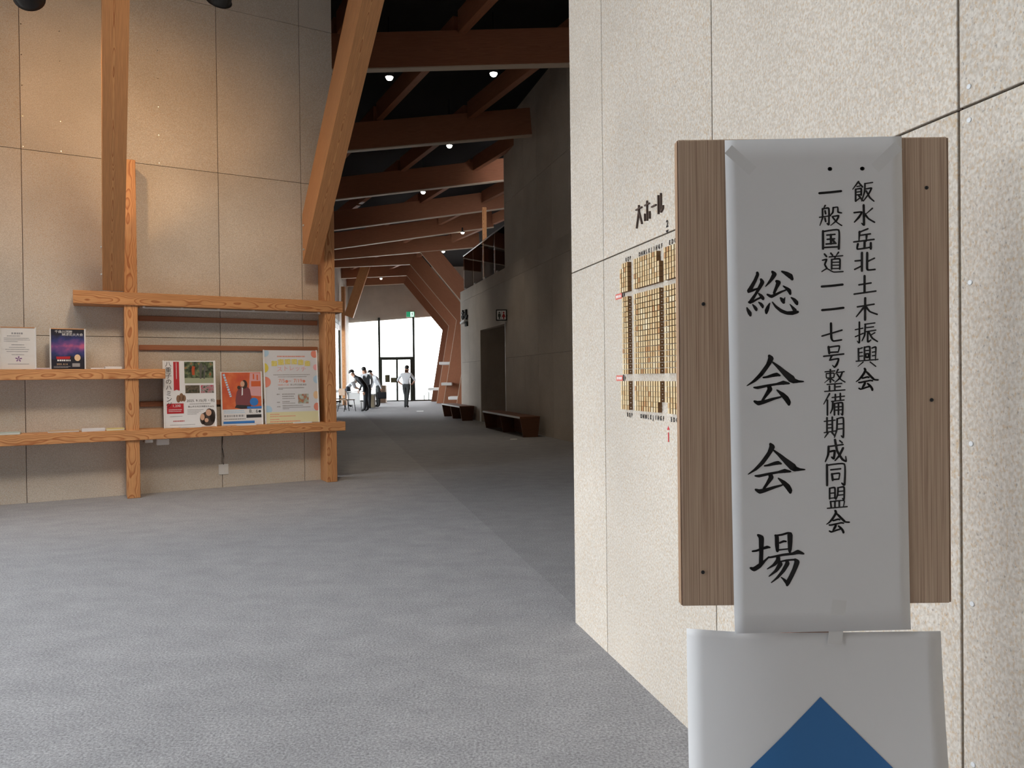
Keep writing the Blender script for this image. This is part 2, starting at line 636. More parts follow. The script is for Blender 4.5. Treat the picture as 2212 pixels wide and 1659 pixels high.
# ---- passage wall on the right: a low block with a toilet recess, the upper wall stands on its near half
S0 = -9.0        # runs away from the viewer: frame x is negative with distance
def pskip_low(x, z):
    return -6.86 < x < -4.33 and z < 2.5
xs = [-0.05 - 0.907 * k for k in range(-11, 11)] + [-6.86, -4.33]
xs = [x for x in xs if not (-6.8 < x < -4.4)]
def pass_block(name, lo, hi, zlo, zhi, zs):
    return clad_wall(name, FP, xs, zs, (lo, hi, zlo, zhi))
pass_block('passage_wall', -9.22, -6.86, 0, 3.80, [1.655, 3.485])
pass_block('near_passage_wall', -4.33, 9.1, 0, 3.80, [1.655, 3.485])
pass_block('lintel_wall', -6.86, -4.33, 2.5, 3.80, [3.485])
pass_block('upper_passage_wall', -4.33, 9.1, 3.80, ROOF, [5.315])
# recess behind the opening
rec = [('recess_back_wall', (-6.86, 1.5, 0), (-4.33, 1.6, 2.6)), ('recess_far_wall', (-6.96, 0.16, 0), (-6.86, 1.6, 2.6)),
       ('recess_near_wall', (-4.33, 0.16, 0), (-4.23, 1.6, 2.6)), ('recess_ceiling', (-6.86, 0.16, 2.6), (-4.33, 1.6, 2.7))]
for nm, lo, hi in rec:
    o = box(nm, lo, hi, MAT['board'], kind='structure')
    o.matrix_world = FP @ o.matrix_world
for nm, lo, hi in (('recess_far_jamb', (-6.86, 0.0, 0), (-6.84, 0.17, 2.5)), ('recess_near_jamb', (-4.35, 0.0, 0), (-4.33, 0.17, 2.5)), ('recess_head', (-6.84, 0.0, 2.48), (-4.35, 0.17, 2.5))):
    o = box(nm, lo, hi, MAT['board'], kind='structure')
    o.matrix_world = FP @ o.matrix_world
o = box('trim_1', (-4.345, -0.014, 0), (-4.315, -0.001, 2.5), MAT['alu'], kind='structure')
o.matrix_world = FP @ o.matrix_world
# end of the block, the mezzanine slab behind the parapet
o = box('block_end_wall', (-9.32, 0.0, 0), (-9.22, 3.6, 3.80), MAT['board'], kind='structure')
o.matrix_world = FP @ o.matrix_world
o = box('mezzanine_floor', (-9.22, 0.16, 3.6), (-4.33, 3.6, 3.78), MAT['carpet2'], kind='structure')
o.matrix_world = FP @ o.matrix_world

# ---- far side walls and the glazed end
def wall_seg(name, a, b, z0, z1, mat='board', t=0.15, side=1):
    a, b = Vector((*a, 0)), Vector((*b, 0))
    d = (b - a).normalized()
    n = Vector((-d.y, d.x, 0)) * side
    V = [p + Vector((0, 0, z)) for z in (z0, z1) for p in (a, b, b + n * t, a + n * t)]
    me = mesh_from(name, V, BOXF, MAT[mat])
    bm = bmesh.new(); bm.from_mesh(me); bmesh.ops.recalc_face_normals(bm, faces=bm.faces[:]); bm.to_mesh(me); bm.free()
    return obj(name, me, kind='structure')
wall_seg('rear_passage_wall', (-2.3, 8.98), (-6.2, 20.0), 0, ROOF)
wall_seg('left_passage_wall', (-6.2, 20.0), (-6.9, 23.0), 0, ROOF)
wall_seg('upper_passage_left_wall', (-6.9, 23.0), (-8.4, 29.5), 4.1, ROOF)
w4 = bpy.data.objects.new('added_glazing', None)  # hidden glazing added to brighten the passage wall and floor
link(w4, None, kind='structure')
w4.matrix_world = frame((-6.9, 23.0), (-1.5, 6.5), (-6.5, -1.5))
for k in range(5):
    box('mullion', (6.67 * k / 4 - 0.05, 0.0, 0), (6.67 * k / 4 + 0.05, 0.12, 4.1), MAT['frame'], w4, 0.004)
    if k < 4:
        box('pane', (6.67 * k / 4 + 0.05, 0.05, 0.08), (6.67 * (k + 1) / 4 - 0.05, 0.06, 4.05), MAT['glass'], w4)
for z in (0.0, 4.02):
    box('transom', (0, 0.0, z), (6.67, 0.12, z + 0.08), MAT['frame'], w4)
wall_seg('far_left_wall', (-8.4, 29.5), (-7.49, 30.65), 0, ROOF)
wall_seg('upper_far_wall', (-7.49, 30.65), (-8.03, 34.4), 3.9, ROOF)
wall_seg('corner_far_wall', (-8.03, 34.4), (-8.74, 39.4), 0, ROOF)
prism('end_wall', [(-8.75, 4.24), (-3.3, 4.60), (2.0, 4.60), (2.0, ROOF), (-8.75, ROOF)], 0.2, MAT['board'], matrix=T((0, 39.5, 0)), kind='structure')
wall_seg('far_right_wall', (-2.2, 39.4), (2.2, 23.0), 0, ROOF, 'darkwood', side=-1)
wall_seg('mezzanine_wall', (2.2, 23.2), (4.3, 14.0), 3.8, ROOF, 'board', side=-1)

# ---- black ceiling with the exposed timber structure
ceil = multi_box('ceiling', [((-12, 3.4, ROOF), (6.5, 40, ROOF + 0.2)), ((-12, -6, ROOF), (6.5, -1.0, ROOF + 0.2)),
                             ((-12, -1.0, ROOF), (-6.3, 3.4, ROOF + 0.2)), ((-2.7, -1.0, ROOF), (6.5, 3.4, ROOF + 0.2))], MAT['deck'], kind='structure')
# unseen rooflight added over the hall as fill for the floor and shelves
w5 = bpy.data.objects.new('added_rooflight', None)
link(w5, None, kind='structure')
w5.location = (-4.5, 1.2, ROOF + 0.1)
for k in range(4):
    box('mullion', (-1.8 + 1.2 * k - 0.03, -2.2, -0.04), (-1.8 + 1.2 * k + 0.03, 2.2, 0.04), MAT['frame'], w5)
    if k < 3:
        box('pane', (-1.8 + 1.2 * k + 0.03, -2.2, -0.005), (-1.8 + 1.2 * k + 1.17, 2.2, 0.005), MAT['glass'], w5)
BEAMS = [  # distance, left x and underside height, right x and underside height
    (11.3, -4.2, 5.90, 2.0, 5.99), (15.0, -4.9, 5.72, 0.446, 6.12), (18.7, -5.6, 5.64, 3.2, 6.55),
    (22.1, -6.2, 5.58, 2.6, 6.60), (25.2, -6.5, 5.61, -0.6, 6.36), (28.4, -7.0, 5.82, -1.2, 6.25)]
for d, xl, zl, xr, zr in BEAMS:
    bm_ = timber('beam', (xl, d, zl + 0.29), (xr, d, zr + 0.29), 0.14, 0.54, MAT['glulam'], ceil)
    L_ = math.hypot(xr - xl, zr - zl)
    box('soffit_strip', (-L_ / 2, -0.07, -0.29), (L_ / 2, 0.07, -0.2705), MAT['paleedge'], bm_, 0.003)
ys = [7.6] + [b[0] for b in BEAMS] + [31.8, 35.2, 38.2]
for i in range(len(ys) - 1):
    ya, yb = ys[i] + 0.08, ys[i + 1] - 0.08
    for k in range(-7, 4):
        x0 = 0.45 + 1.85 * k
        pa = (x0 - 0.522 * (ya - 12.55), ya, 6.62)
        pb = (x0 - 0.522 * (yb - 12.55), yb, 6.62)
        if pa[0] < -7.4 or pb[0] < -8.6 or pa[0] > 3.6 or (ya > 22 and pa[0] > 1.2):
            continue
        timber('purlin', pa, pb, 0.13, 0.34, MAT['glulam'], ceil)

# ---- portal frames along the far right side: leaning leg, diagonal and beam
def mitre(pts, off):
    out = []
    for i, p in enumerate(pts):
        ds = []
        if i:
            ds.append((Vector(pts[i]) - Vector(pts[i - 1])).normalized())
        if i < len(pts) - 1:
            ds.append((Vector(pts[i + 1]) - Vector(pts[i])).normalized())
        ns = [Vector((d.y, -d.x)) for d in ds]
        n = sum(ns, Vector((0, 0)))
        n.normalize()
        out.append(Vector(p) + n * (off / max(0.3, n.dot(ns[0]))))
    return out
PORT = [('nearest of the bent timber frames, rising behind the low grey wall', 28.4, -1.55, None),
        ('second bent timber frame with a leaning leg, counted from the grey wall', 31.8, -2.37, -7.9),
        ('third bent timber frame with a leaning leg, counted from the grey wall', 35.2, -3.00, -8.3),
        ('farthest bent timber frame, its leg beside the bright end glazing', 38.2, -3.58, -8.6)]
for lab, d, xk, xl in PORT:
    t = thing('portal_frame', (xk - 0.63, d, 0), lab, 'timber frame', 'bent timber frames at the far end')
    pts = [(0, 0), (0.63, 3.71), (-1.37, 6.16)]
    if xl is not None:
        pts.append((xl - xk + 0.63, 6.05))
    outer = mitre(pts, 0.62)
    outer[0] = Vector((0.63, 0))
    for i, nm in enumerate(['leg', 'diagonal', 'beam'][:len(pts) - 1]):
        q = [pts[i], pts[i + 1], outer[i + 1], outer[i]]
        a, b = Vector(pts[i]), Vector(pts[i + 1])
        m3 = (a + b) / 2
        dirx = (b - a).normalized()
        # outline in the member's own frame so that the grain follows it
        loc = [((Vector(p) - m3).dot(dirx), (Vector(p) - m3).dot(Vector((-dirx.y, dirx.x)))) for p in q]
        R = Matrix(((dirx.x, 0, -dirx.y, m3.x), (0, 1, 0, 0), (dirx.y, 0, dirx.x, m3.y), (0, 0, 0, 1)))
        pr = prism(nm, loc, 0.13, MAT['glulam'], t, R)
        hl = (b - a).length / 2
        box('edge_strip', (-hl, -0.068, -0.006), (hl, 0.068, 0.016), MAT['paleedge'], pr)
# white display ledges fixed between the leaning legs
for lab, lo, hi in [('small white ledge highest up on the leaning timber legs', (-3.20, 32.2, 1.80), (-2.72, 33.6, 1.92)),
                    ('small white ledge at mid height on the leaning timber legs', (-3.02, 31.2, 0.89), (-2.57, 32.6, 1.01)),
                    ('long white ledge next to the end glazing on the farthest legs', (-4.08, 35.4, 0.62), (-3.35, 36.6, 0.74)),
                    ('lowest white ledge close to the grey wall end', (-2.57, 29.4, 0.33), (-2.02, 30.6, 0.45))]:
    t = thing('wall_ledge', ((lo[0] + hi[0]) / 2, (lo[1] + hi[1]) / 2, lo[2]), lab, 'ledge', 'white ledges on the timber legs')
    w, dd, h = hi[0] - lo[0], hi[1] - lo[1], hi[2] - lo[2]
    box('ledge_board', (-w / 2, -dd / 2, 0.0), (w / 2, dd / 2, h), MAT['white'], t, 0.01)
    box('bracket', (w / 2 - 0.02, -0.03, -0.06), (w / 2 + 0.5, 0.03, 0.0), MAT['steel'], t)

# ---- glazing: far end (with the door), the side window, the big window to the left of the viewer
def mullion(parent, lo, hi):
    box('mullion', lo, hi, MAT['frame'], parent, 0.004)
def pane(parent, lo, hi):
    box('pane', lo, hi, MAT['glass'], parent)
w1 = bpy.data.objects.new('window_1', None)
link(w1, None, kind='structure')
w1.location = (-6.2, 39.35, 0)
X0 = -6.2
for a, b in ((-8.62, -7.16), (-7.06, -5.31), (-5.21, -3.3)):
    pane(w1, (a - X0, -0.006, 2.36 if a == -7.06 else 0.08), (b - X0, 0.006, 4.28))
for x in (-7.11, -5.26):
    mullion(w1, (x - X0 - 0.055, -0.05, 0), (x - X0 + 0.055, 0.05, 4.5))
mullion(w1, (-8.7 - X0, -0.04, 0), (-7.17 - X0, 0.04, 0.07))
mullion(w1, (-5.2 - X0, -0.04, 0), (-3.3 - X0, 0.04, 0.07))
d1 = bpy.data.objects.new('door_1', None)
link(d1, None, kind='structure')
d1.location = (-6.185, 39.3, 0)
box('door_head', (-0.87, -0.05, 2.22), (0.87, 0.05, 2.38), MAT['frame'], d1, 0.004)
for x in (-0.83, 0.02, 0.78):
    box('door_stile', (x - 0.05 if x else -0.035, -0.04, 0), (x + 0.05 + (0.05 if x > 0.5 else 0), 0.04, 2.25), MAT['frame'], d1, 0.004)
box('threshold', (-0.87, -0.06, 0), (0.87, 0.06, 0.05), MAT['frame'], d1)
for a, b in ((-0.78, -0.03), (0.07, 0.73)):
    box('pane', (a, -0.005, 0.06), (b, 0.005, 2.22), MAT['glass'], d1)
    box('push_handle', (b - 0.09 if a < 0 else a + 0.04, -0.06, 0.85), (b - 0.06 if a < 0 else a + 0.07, -0.03, 1.25), MAT['steel'], d1)
for (x, z, w, h), lab in zip(((-0.62, 1.02, 0.26, 0.40), (-0.32, 1.00, 0.30, 0.27)), ('tall olive notice sheet taped to the glass door', 'low wide olive notice sheet taped to the glass door')):
    t = box('door_notice', (-6.185 + x, 39.23, z), (-6.185 + x + w, 39.238, z + h), flat('notice_paper', (0.12, 0.12, 0.07), 0.7), label=lab, cat='notice')

w2 = bpy.data.objects.new('window_2', None)
link(w2, None, kind='structure')
w2.matrix_world = frame((-7.49, 30.65), (-0.54, 3.75), (-3.75, -0.54))
Lw = 3.79
for x in (0.05, 1.9, Lw - 0.05):
    if x != 1.9:
        mullion(w2, (x - 0.07, 0.0, 0), (x + 0.07, 0.12, 3.9))
mullion(w2, (0.0, 0.0, 3.72), (Lw, 0.12, 3.9))
mullion(w2, (0.0, 0.0, 0.62), (Lw, 0.10, 0.72))
mullion(w2, (0.0, 0.0, 0.0), (Lw, 0.12, 0.10))
pane(w2, (0.12, 0.05, 0.1), (Lw - 0.12, 0.06, 0.62))
pane(w2, (0.12, 0.05, 0.72), (Lw - 0.12, 0.06, 3.72))
box('roller_blind', (0.12, 0.02, 3.50), (Lw - 0.12, 0.04, 3.72), MAT['white'], w2)

w3 = bpy.data.objects.new('window_3', None)
link(w3, None, kind='structure')
w3.location = (-6.4, 2.1, 0)
for k in range(6):
    y = -3.6 + 7.2 * k / 5
    mullion(w3, (-0.05, y - 0.04, 0), (0.05, y + 0.04, 3.4))
for z in (0.05, 2.3, 3.4):
    mullion(w3, (-0.05, -3.6, z - 0.05), (0.05, 3.6, z + 0.05))
for k in range(5):
    for za, zb in ((0.1, 2.25), (2.35, 3.35)):
        y = -3.6 + 7.2 * k / 5
        pane(w3, (-0.005, y + 0.04, za), (0.005, y + 1.40, zb))
box('window_head_wall', (-6.5, -1.5, 3.45), (-6.3, 5.7, ROOF), MAT['board'], kind='structure')
box('window_pier_wall', (-6.5, 5.7, 0), (-6.3, 6.4, ROOF), MAT['board'], kind='structure')
box('corner_pier_wall', (-6.5, -5.5, 0), (-6.3, -1.5, ROOF), MAT['board'], kind='structure')
# ================================================================ LEFT: timber frames, shelves, posters
def brace(name, F, s0, s1, pts, mat, parent, M):
    """inclined glulam seen from the side as an outline in (out, z), out towards the room"""
    a, b = Vector(pts[0]), Vector(pts[1])
    d = (b - a).normalized()
    nrm = Vector((-d.y, d.x))
    m3 = (a + b) / 2
    loc = [((Vector(p) - m3).dot(d), (Vector(p) - m3).dot(nrm)) for p in pts]
    # local x along the member, z across; member lies in the plane normal to the wall
    R = Matrix(((0, 1, 0, (s0 + s1) / 2), (-d.x, 0, d.y, -m3.x), (d.y, 0, d.x, m3.y), (0, 0, 0, 1)))
    return prism(name, loc, s1 - s0, mat, parent, M @ R)
def timber_frame(lab, s_post, z_top, s_br, z_b, slope):
    t = thing('timber_frame', FL @ T((s_post + 0.06, -0.14, 0)), lab, 'timber frame', 'timber posts with braces by the left wall')
    off = Vector((s_post + 0.06, -0.14, 0))
    M = T(-off)
    p = timber('post', (0, -0.0, 0), (0, 0, z_top), 0.275, 0.12, MAT['larch'], t, up=(1, 0, 0))
    o0, o1 = 0.28, 4.2
    run = o1 - o0
    vt = 0.55
    pts = [(o0, z_b), (o1, z_b + slope * run), (o1, z_b + slope * run + vt), (o0, z_b + vt)]
    br = brace('brace', FL, s_br[0], s_br[1], pts, MAT['larch'], t, M)
    for zz in (z_b + 0.15, z_b + 0.42):
        obj('bolt', lathe_mesh('bolt', [(0, 0.012), (0.012, 0.012), (0.012, 0)], MAT['steel'], 8), t, M @ T((s_br[0] - 0.001, -0.35, zz)) @ Matrix.Rotation(-PI / 2, 4, 'Y'))
    return t
timber_frame('timber post with a broad upright-looking brace, left of the posters', -2.02, 3.44, (-2.21, -2.022), 2.10, 1.057)
timber_frame('timber post at the passage corner with its slanting brace', 0.02, 3.44, (-0.225, -0.035), 2.50, 0.92)
# far post with brace at the glazed corner
t = thing('timber_frame', (-7.78, 34.0, 0), 'tall slim timber post with a brace beside the far side window', 'timber frame')
timber('post', (0, 0, 0), (0, 0, 5.5), 0.22, 0.16, MAT['larch'], t, up=(1, 0, 0))
timber('brace', (0.25, -0.05, 4.1), (1.16, -0.05, 6.75), 0.16, 0.42, MAT['larch'], t, up=(-1, 0, 0.3))

SH = thing('wall_shelving', FL @ T((-1.0, 0, 0)), 'open larch wall shelving carrying posters and leaflets between timber posts', 'shelving')
def shelf(name, s0, s1, z0, z1):
    timber(name, (s0 + 1.0, -0.1525, (z0 + z1) / 2), (s1 + 1.0, -0.1525, (z0 + z1) / 2), 0.295, z1 - z0, MAT['larch'], SH)
# planks are halved over the posts, so each runs a little proud of them
shelf('shelf', -2.465, 0.225, 1.960, 2.090)
shelf('shelf', -4.5, -1.655, 1.213, 1.315)
shelf('shelf', -4.5, 0.238, 0.590, 0.695)
for z, s1 in ((1.852, -0.0), (1.545, -0.0), (0.948, -0.0)):
    timber('batten', (-1.88 + 1, -0.0125, z), (s1 + 1, -0.0125, z), 0.025, 0.055, MAT['glulam'], SH)
obj('light_tube', tube_mesh('light_tube', [(-0.88, -0.22, 1.948), (0.98, -0.22, 1.948)], 0.011, MAT['led']), SH)
for k in range(6):
    s = -0.84 + 0.36 * k
    box('tube_clip', (s - 0.012, -0.235, 1.945), (s + 0.012, -0.205, 1.962), MAT['white'], SH)

# ---- print helpers: everything printed is a thin layer on the sheet (x right, z up, facing -y)
def quad_mesh(name, rects, mat, y):
    V, F = [], []
    for x0, z0, x1, z1 in rects:
        b = len(V)
        V += [(x0, y, z0), (x1, y, z0), (x1, y, z1), (x0, y, z1)]
        F.append((b, b + 1, b + 2, b + 3))
    return mesh_from(name, V, F, mat)
def disc_mesh(name, discs, mat, y, clip=None):
    V, F = [], []
    for cx, cz, rx, rz in discs:
        b = len(V)
        for k in range(24):
            a = 2 * PI * k / 24
            x, z = cx + rx * math.cos(a), cz + rz * math.sin(a)
            if clip:
                x, z = min(max(x, clip[0]), clip[2]), min(max(z, clip[1]), clip[3])
            V.append((x, y, z))
        F.append(tuple(range(b, b + 24)))
    return mesh_from(name, V, F, mat)
def poly_mesh(name, polys, mat, y):
    V, F = [], []
    for p in polys:
        b = len(V)
        V += [(x, y, z) for x, z in p]
        F.append(tuple(range(b, b + len(p))))
    return mesh_from(name, V, F, mat)
def text_lines(name, lines, mat, y, rnd):
    """illegible small print: broken dashes along each line (x0, x1, z, height)"""
    R = []
    for x0, x1, z, h in lines:
        x = x0
        while x < x1:
            w = rnd.uniform(0.5, 1.1) * h
            R.append((x, z - h / 2, min(x + w, x1), z + h / 2))
            x += w + h * rnd.uniform(0.25, 0.45)
    return quad_mesh(name, R, mat, y)
def text(parent, name, body, size, x, z, mat, y, rot=0.0, **kw):
    return obj(name, text_mesh(body, size, mat, name, **kw), parent, T((x, y, z)) @ Matrix.Rotation(rot, 4, 'Y'))
def vtext(parent, name, body, size, x, z, mat, y, pitch=1.0, dx=0.0, sx=1.0):
    items = [(text_mesh(ch, size, mat, sx=sx), T((x + dx * i, y, z - i * size * pitch)) @ (Matrix.Rotation(PI / 2, 4, 'Y') if ch == 'ー' else Matrix()), 0) for i, ch in enumerate(body)]
    return obj(name, join_meshes(name, items, [mat]), parent)

C = lambda n, *rgb: flat(n, rgb, 0.5)
PC = dict(red=C('print_red', 0.45, 0.02, 0.03), grey=C('print_grey', 0.32, 0.32, 0.34), dark=C('print_dark', 0.03, 0.03, 0.035),
          lblue=C('print_light_blue', 0.42, 0.62, 0.80), blue=C('print_blue', 0.04, 0.20, 0.58), orange=C('print_orange', 0.62, 0.13, 0.045),
          pink=C('print_pink', 0.80, 0.42, 0.46), yellow=C('print_yellow', 0.72, 0.62, 0.10), cream=C('print_cream', 0.72, 0.70, 0.45),
          coral=C('print_coral', 0.75, 0.27, 0.20), peach=C('print_peach', 0.78, 0.55, 0.34), white=C('print_white', 0.80, 0.80, 0.80),
          sheet=C('print_sheet', 0.74, 0.75, 0.78), sheet2=C('print_sheet_grey', 0.70, 0.68, 0.66), purple=C('print_purple', 0.25, 0.12, 0.30),
          hair=C('print_hair', 0.05, 0.03, 0.025), skin=C('print_skin', 0.62, 0.38, 0.27), plum=C('print_plum', 0.20, 0.06, 0.07),
          brown=C('print_brown', 0.22, 0.12, 0.07), green=C('print_green', 0.30, 0.40, 0.20))

def poster(name, lab, s, out_b, z, w, h, lean, sheet, cat='poster', rails=True, top=False):
    """a mounted sheet with aluminium side rails, leaning back; returns the face panel (origin at bottom centre)"""
    t = thing(name, FL @ T((s, -out_b, z)) @ Matrix.Rotation(-lean, 4, 'X'), lab, cat, 'poster boards on the shelves')
    p = obj('panel', box_mesh('panel', w, 0.012, h, sheet, 0.001), t, T((0, 0.006, h / 2)))
    box('backing', (-w / 2, 0.0125, 0.0), (w / 2, 0.022, h), PC['dark'], t)
    if rails:
        for sx in (-1, 1):
            box('side_rail', (sx * w / 2 - 0.006, -0.006, -0.002), (sx * w / 2 + 0.006, 0.02, h + 0.004), MAT['alu'], t, 0.001)
    if top:
        box('top_rail', (-w / 2, -0.004, h - 0.002), (w / 2, 0.02, h + 0.006), MAT['larch'], t)
    return p
rnd = random.Random(3)
Y = -0.0072          # first print layer, just in front of the panel face (panel origin is its centre)
def layer(k):
    return Y - 0.0004 * k

# --- white film poster
W, Hh = 0.505, 0.708
p = poster('film_poster', 'white film poster with a red ribbon and a forest photograph, on lower shelf', -1.412, 0.235, 0.697, W, Hh, 0.10, PC['sheet'])
def q(u0, v0, u1, v1, W=None, H=None):
    """rectangle from fractions of the sheet measured from the top left"""
    W, H = W or CW, H or CH
    return (u0 * W - W / 2, H / 2 - v1 * H, u1 * W - W / 2, H / 2 - v0 * H)
CW, CH = W, Hh
vtext(p, 'title_lettering', '八重子のハミング', 0.062, -0.205, 0.315, PC['dark'], layer(1), 1.0)
r = q(0.19, 0.015, 0.30, 0.45)
obj('ribbon', poly_mesh('ribbon', [[(r[0], r[3]), (r[0], r[1]), ((r[0] + r[2]) / 2, r[1] + 0.012), (r[2], r[1]), (r[2], r[3])]], PC['red'], layer(1)), p)
obj('small_print', text_lines('small_print', [(-0.245 + 0.02, -0.05, 0, 0.006)], PC['sheet'], layer(2), rnd), p, T((-0.128, 0, 0.11)) @ Matrix.Rotation(PI / 2, 4, 'Y'))
photo_forest = cloud_print('photo_forest', [(0.35, (0.012, 0.02, 0.012)), (0.5, (0.05, 0.075, 0.035)), (0.62, (0.16, 0.20, 0.10)), (0.75, (0.38, 0.06, 0.02))], (9, 9, 9))
obj('photo', quad_mesh('photo', [q(0.40, 0.015, 0.97, 0.26)], photo_forest, layer(1)), p)
obj('photo', quad_mesh('photo', [q(0.40, 0.26, 0.97, 0.34)], C('photo_path', 0.33, 0.36, 0.25), layer(1)), p)
obj('photo', quad_mesh('photo', [q(0.41, 0.37, 0.69, 0.49)], cloud_print('photo_dark_left', [(0.35, (0.02, 0.03, 0.015)), (0.6, (0.12, 0.09, 0.06)), (0.75, (0.20, 0.18, 0.12))], (14, 14, 14)), layer(1)), p)
obj('photo', quad_mesh('photo', [q(0.71, 0.37, 0.97, 0.49)], cloud_print('photo_dark_right', [(0.35, (0.04, 0.05, 0.03)), (0.5, (0.35, 0.30, 0.30)), (0.68, (0.45, 0.05, 0.10))], (14, 14, 14), 3), layer(1)), p)
# the two figures walking in the large photograph, the red-clad figure behind
obj('photo_figure', poly_mesh('photo_figure', [[(0.10, 0.16), (0.115, 0.16), (0.12, 0.24), (0.135, 0.28), (0.13, 0.315), (0.115, 0.335), (0.10, 0.32), (0.09, 0.28), (0.10, 0.22)],
                                               [(0.135, 0.16), (0.15, 0.16), (0.155, 0.24), (0.175, 0.25), (0.17, 0.29), (0.15, 0.315), (0.14, 0.29), (0.14, 0.22)]], C('photo_clothes', 0.10, 0.10, 0.09), layer(2)), p)
obj('photo_figure', poly_mesh('photo_figure', [[(0.025, 0.20), (0.05, 0.20), (0.05, 0.26), (0.055, 0.29), (0.03, 0.30), (0.02, 0.26)]], C('photo_red_clothes', 0.42, 0.07, 0.02), layer(2)), p)
obj('photo_cutout', disc_mesh('photo_cutout', [(-0.085, -0.035, 0.022, 0.045), (-0.115, -0.05, 0.02, 0.04), (-0.06, -0.045, 0.018, 0.035)], PC['brown'], layer(1)), p)
obj('price_box', quad_mesh('price_box', [q(0.05, 0.64, 0.37, 0.79)], PC['red'], layer(1)), p)
text(p, 'price_lettering', '1,200', 0.036, -0.135, -0.125, PC['sheet'], layer(2))
obj('small_print', text_lines('small_print', [(-0.21, -0.085, -0.165, 0.007), (-0.21, -0.09, -0.182, 0.006)], PC['sheet'], layer(2), rnd), p)
text(p, 'date_lettering', '2025. 9.15(月・祝)', 0.036, 0.105, -0.075, PC['dark'], layer(1))
text(p, 'venue_lettering', '飯山市文化交流館なちゅら', 0.0215, 0.105, -0.138, PC['dark'], layer(1))
obj('small_print', text_lines('small_print', [(-0.01, 0.20, -0.108, 0.008), (-0.03, 0.13, -0.17, 0.006), (-0.03, 0.10, -0.185, 0.006), (-0.03, 0.08, -0.20, 0.006), (-0.03, 0.06, -0.215, 0.006), (-0.2, -0.08, -0.235, 0.006), (-0.2, 0.04, -0.325, 0.006)], PC['grey'], layer(1), rnd), p)
obj('small_print', text_lines('small_print', [(-0.17, -0.06, -0.285, 0.011)], PC['red'], layer(1), rnd), p)
obj('photo_cutout', disc_mesh('photo_cutout', [(0.17, -0.27, 0.07, 0.08), (0.185, -0.2, 0.035, 0.04), (0.215, -0.24, 0.03, 0.07), (0.12, -0.27, 0.03, 0.06)], C('photo_hair_and_fur', 0.06, 0.045, 0.04), layer(1), (-0.24, -0.345, 0.245, 0.3)), p)
obj('photo_cutout', disc_mesh('photo_cutout', [(0.115, -0.25, 0.022, 0.035), (0.178, -0.205, 0.028, 0.035), (0.155, -0.285, 0.02, 0.022)], PC['skin'], layer(2)), p)

# --- orange concert poster
W, Hh = 0.425, 0.585
CW, CH = W, Hh
p = poster('concert_poster', 'orange concert poster of a person in a plum jacket on the lower shelf', -0.885, 0.21, 0.697, W, Hh, 0.09, PC['sheet'])
og = cloud_print('orange_picture', [(0.3, (0.50, 0.07, 0.04)), (0.55, (0.62, 0.13, 0.045)), (0.75, (0.70, 0.24, 0.10))], (2.2, 2.2, 2.2))
obj('picture', quad_mesh('picture', [q(0.02, 0.01, 0.98, 0.70)], og, layer(1)), p)
obj('picture_wash', poly_mesh('picture_wash', [[(0.09, 0.28), (0.20, 0.28), (0.20, 0.02), (0.09, 0.03), (0.075, 0.10)]], C('print_pale_pink', 0.66, 0.36, 0.38), layer(2)), p)
obj('picture_wash', quad_mesh('picture_wash', [(0.10, 0.13, 0.20, 0.19), (0.12, 0.21, 0.135, 0.27), (0.16, 0.2, 0.175, 0.26)], PC['orange'], layer(3)), p)
obj('figure_jacket', poly_mesh('figure_jacket', [[(-0.065, -0.10), (0.095, -0.08), (0.10, 0.0), (0.085, 0.10), (0.05, 0.135), (-0.02, 0.13), (-0.055, 0.07), (-0.07, -0.02)]], PC['plum'], layer(4)), p)
obj('figure_jacket', poly_mesh('figure_jacket', [[(0.0, 0.12), (0.012, 0.12), (0.01, 0.04), (-0.005, 0.03)]], PC['sheet'], layer(5)), p)
obj('figure_trousers', poly_mesh('figure_trousers', [[(-0.01, -0.115), (0.09, -0.11), (0.09, -0.08), (-0.06, -0.07), (-0.08, -0.10)]], PC['dark'], layer(5)), p)
obj('figure_hair', disc_mesh('figure_hair', [(0.028, 0.155, 0.032, 0.048), (-0.03, 0.12, 0.018, 0.02)], PC['hair'], layer(5)), p)
obj('figure_face', disc_mesh('figure_face', [(0.008, 0.16, 0.022, 0.032)], PC['skin'], layer(6)), p)
obj('title_lettering', text_lines('title_lettering', [(0.0, 0.26, 0, 0.022)], PC['lblue'], layer(4), rnd), p, T((-0.185, 0, 0.27)) @ Matrix.Rotation(PI / 2 - 0.27, 4, 'Y'))
obj('round_badge', disc_mesh('round_badge', [(0.125, -0.04, 0.045, 0.045)], PC['blue'], layer(6)), p)
obj('blue_band', quad_mesh('blue_band', [(0.05, -0.115, 0.205, -0.09)], PC['blue'], layer(6)), p)
text(p, 'date_lettering', '8.  6', 0.055, 0.118, -0.145, PC['dark'], layer(1))
obj('day_badge', disc_mesh('day_badge', [(0.183, -0.147, 0.014, 0.014)], PC['dark'], layer(1)), p)
obj('black_band', quad_mesh('black_band', [(0.04, -0.215, 0.20, -0.18)], PC['dark'], layer(1)), p)
obj('small_print', text_lines('small_print', [(-0.19, 0.02, -0.135, 0.01), (-0.19, 0.03, -0.155, 0.01)], PC['lblue'], layer(1), rnd), p)
obj('small_print', text_lines('small_print', [(-0.19, 0.02, -0.19, 0.022), (-0.19, 0.03, -0.225, 0.014)], PC['grey'], layer(1), rnd), p)
obj('blue_band', quad_mesh('blue_band', [(-0.2, -0.275, 0.125, -0.248)], PC['blue'], layer(1)), p)

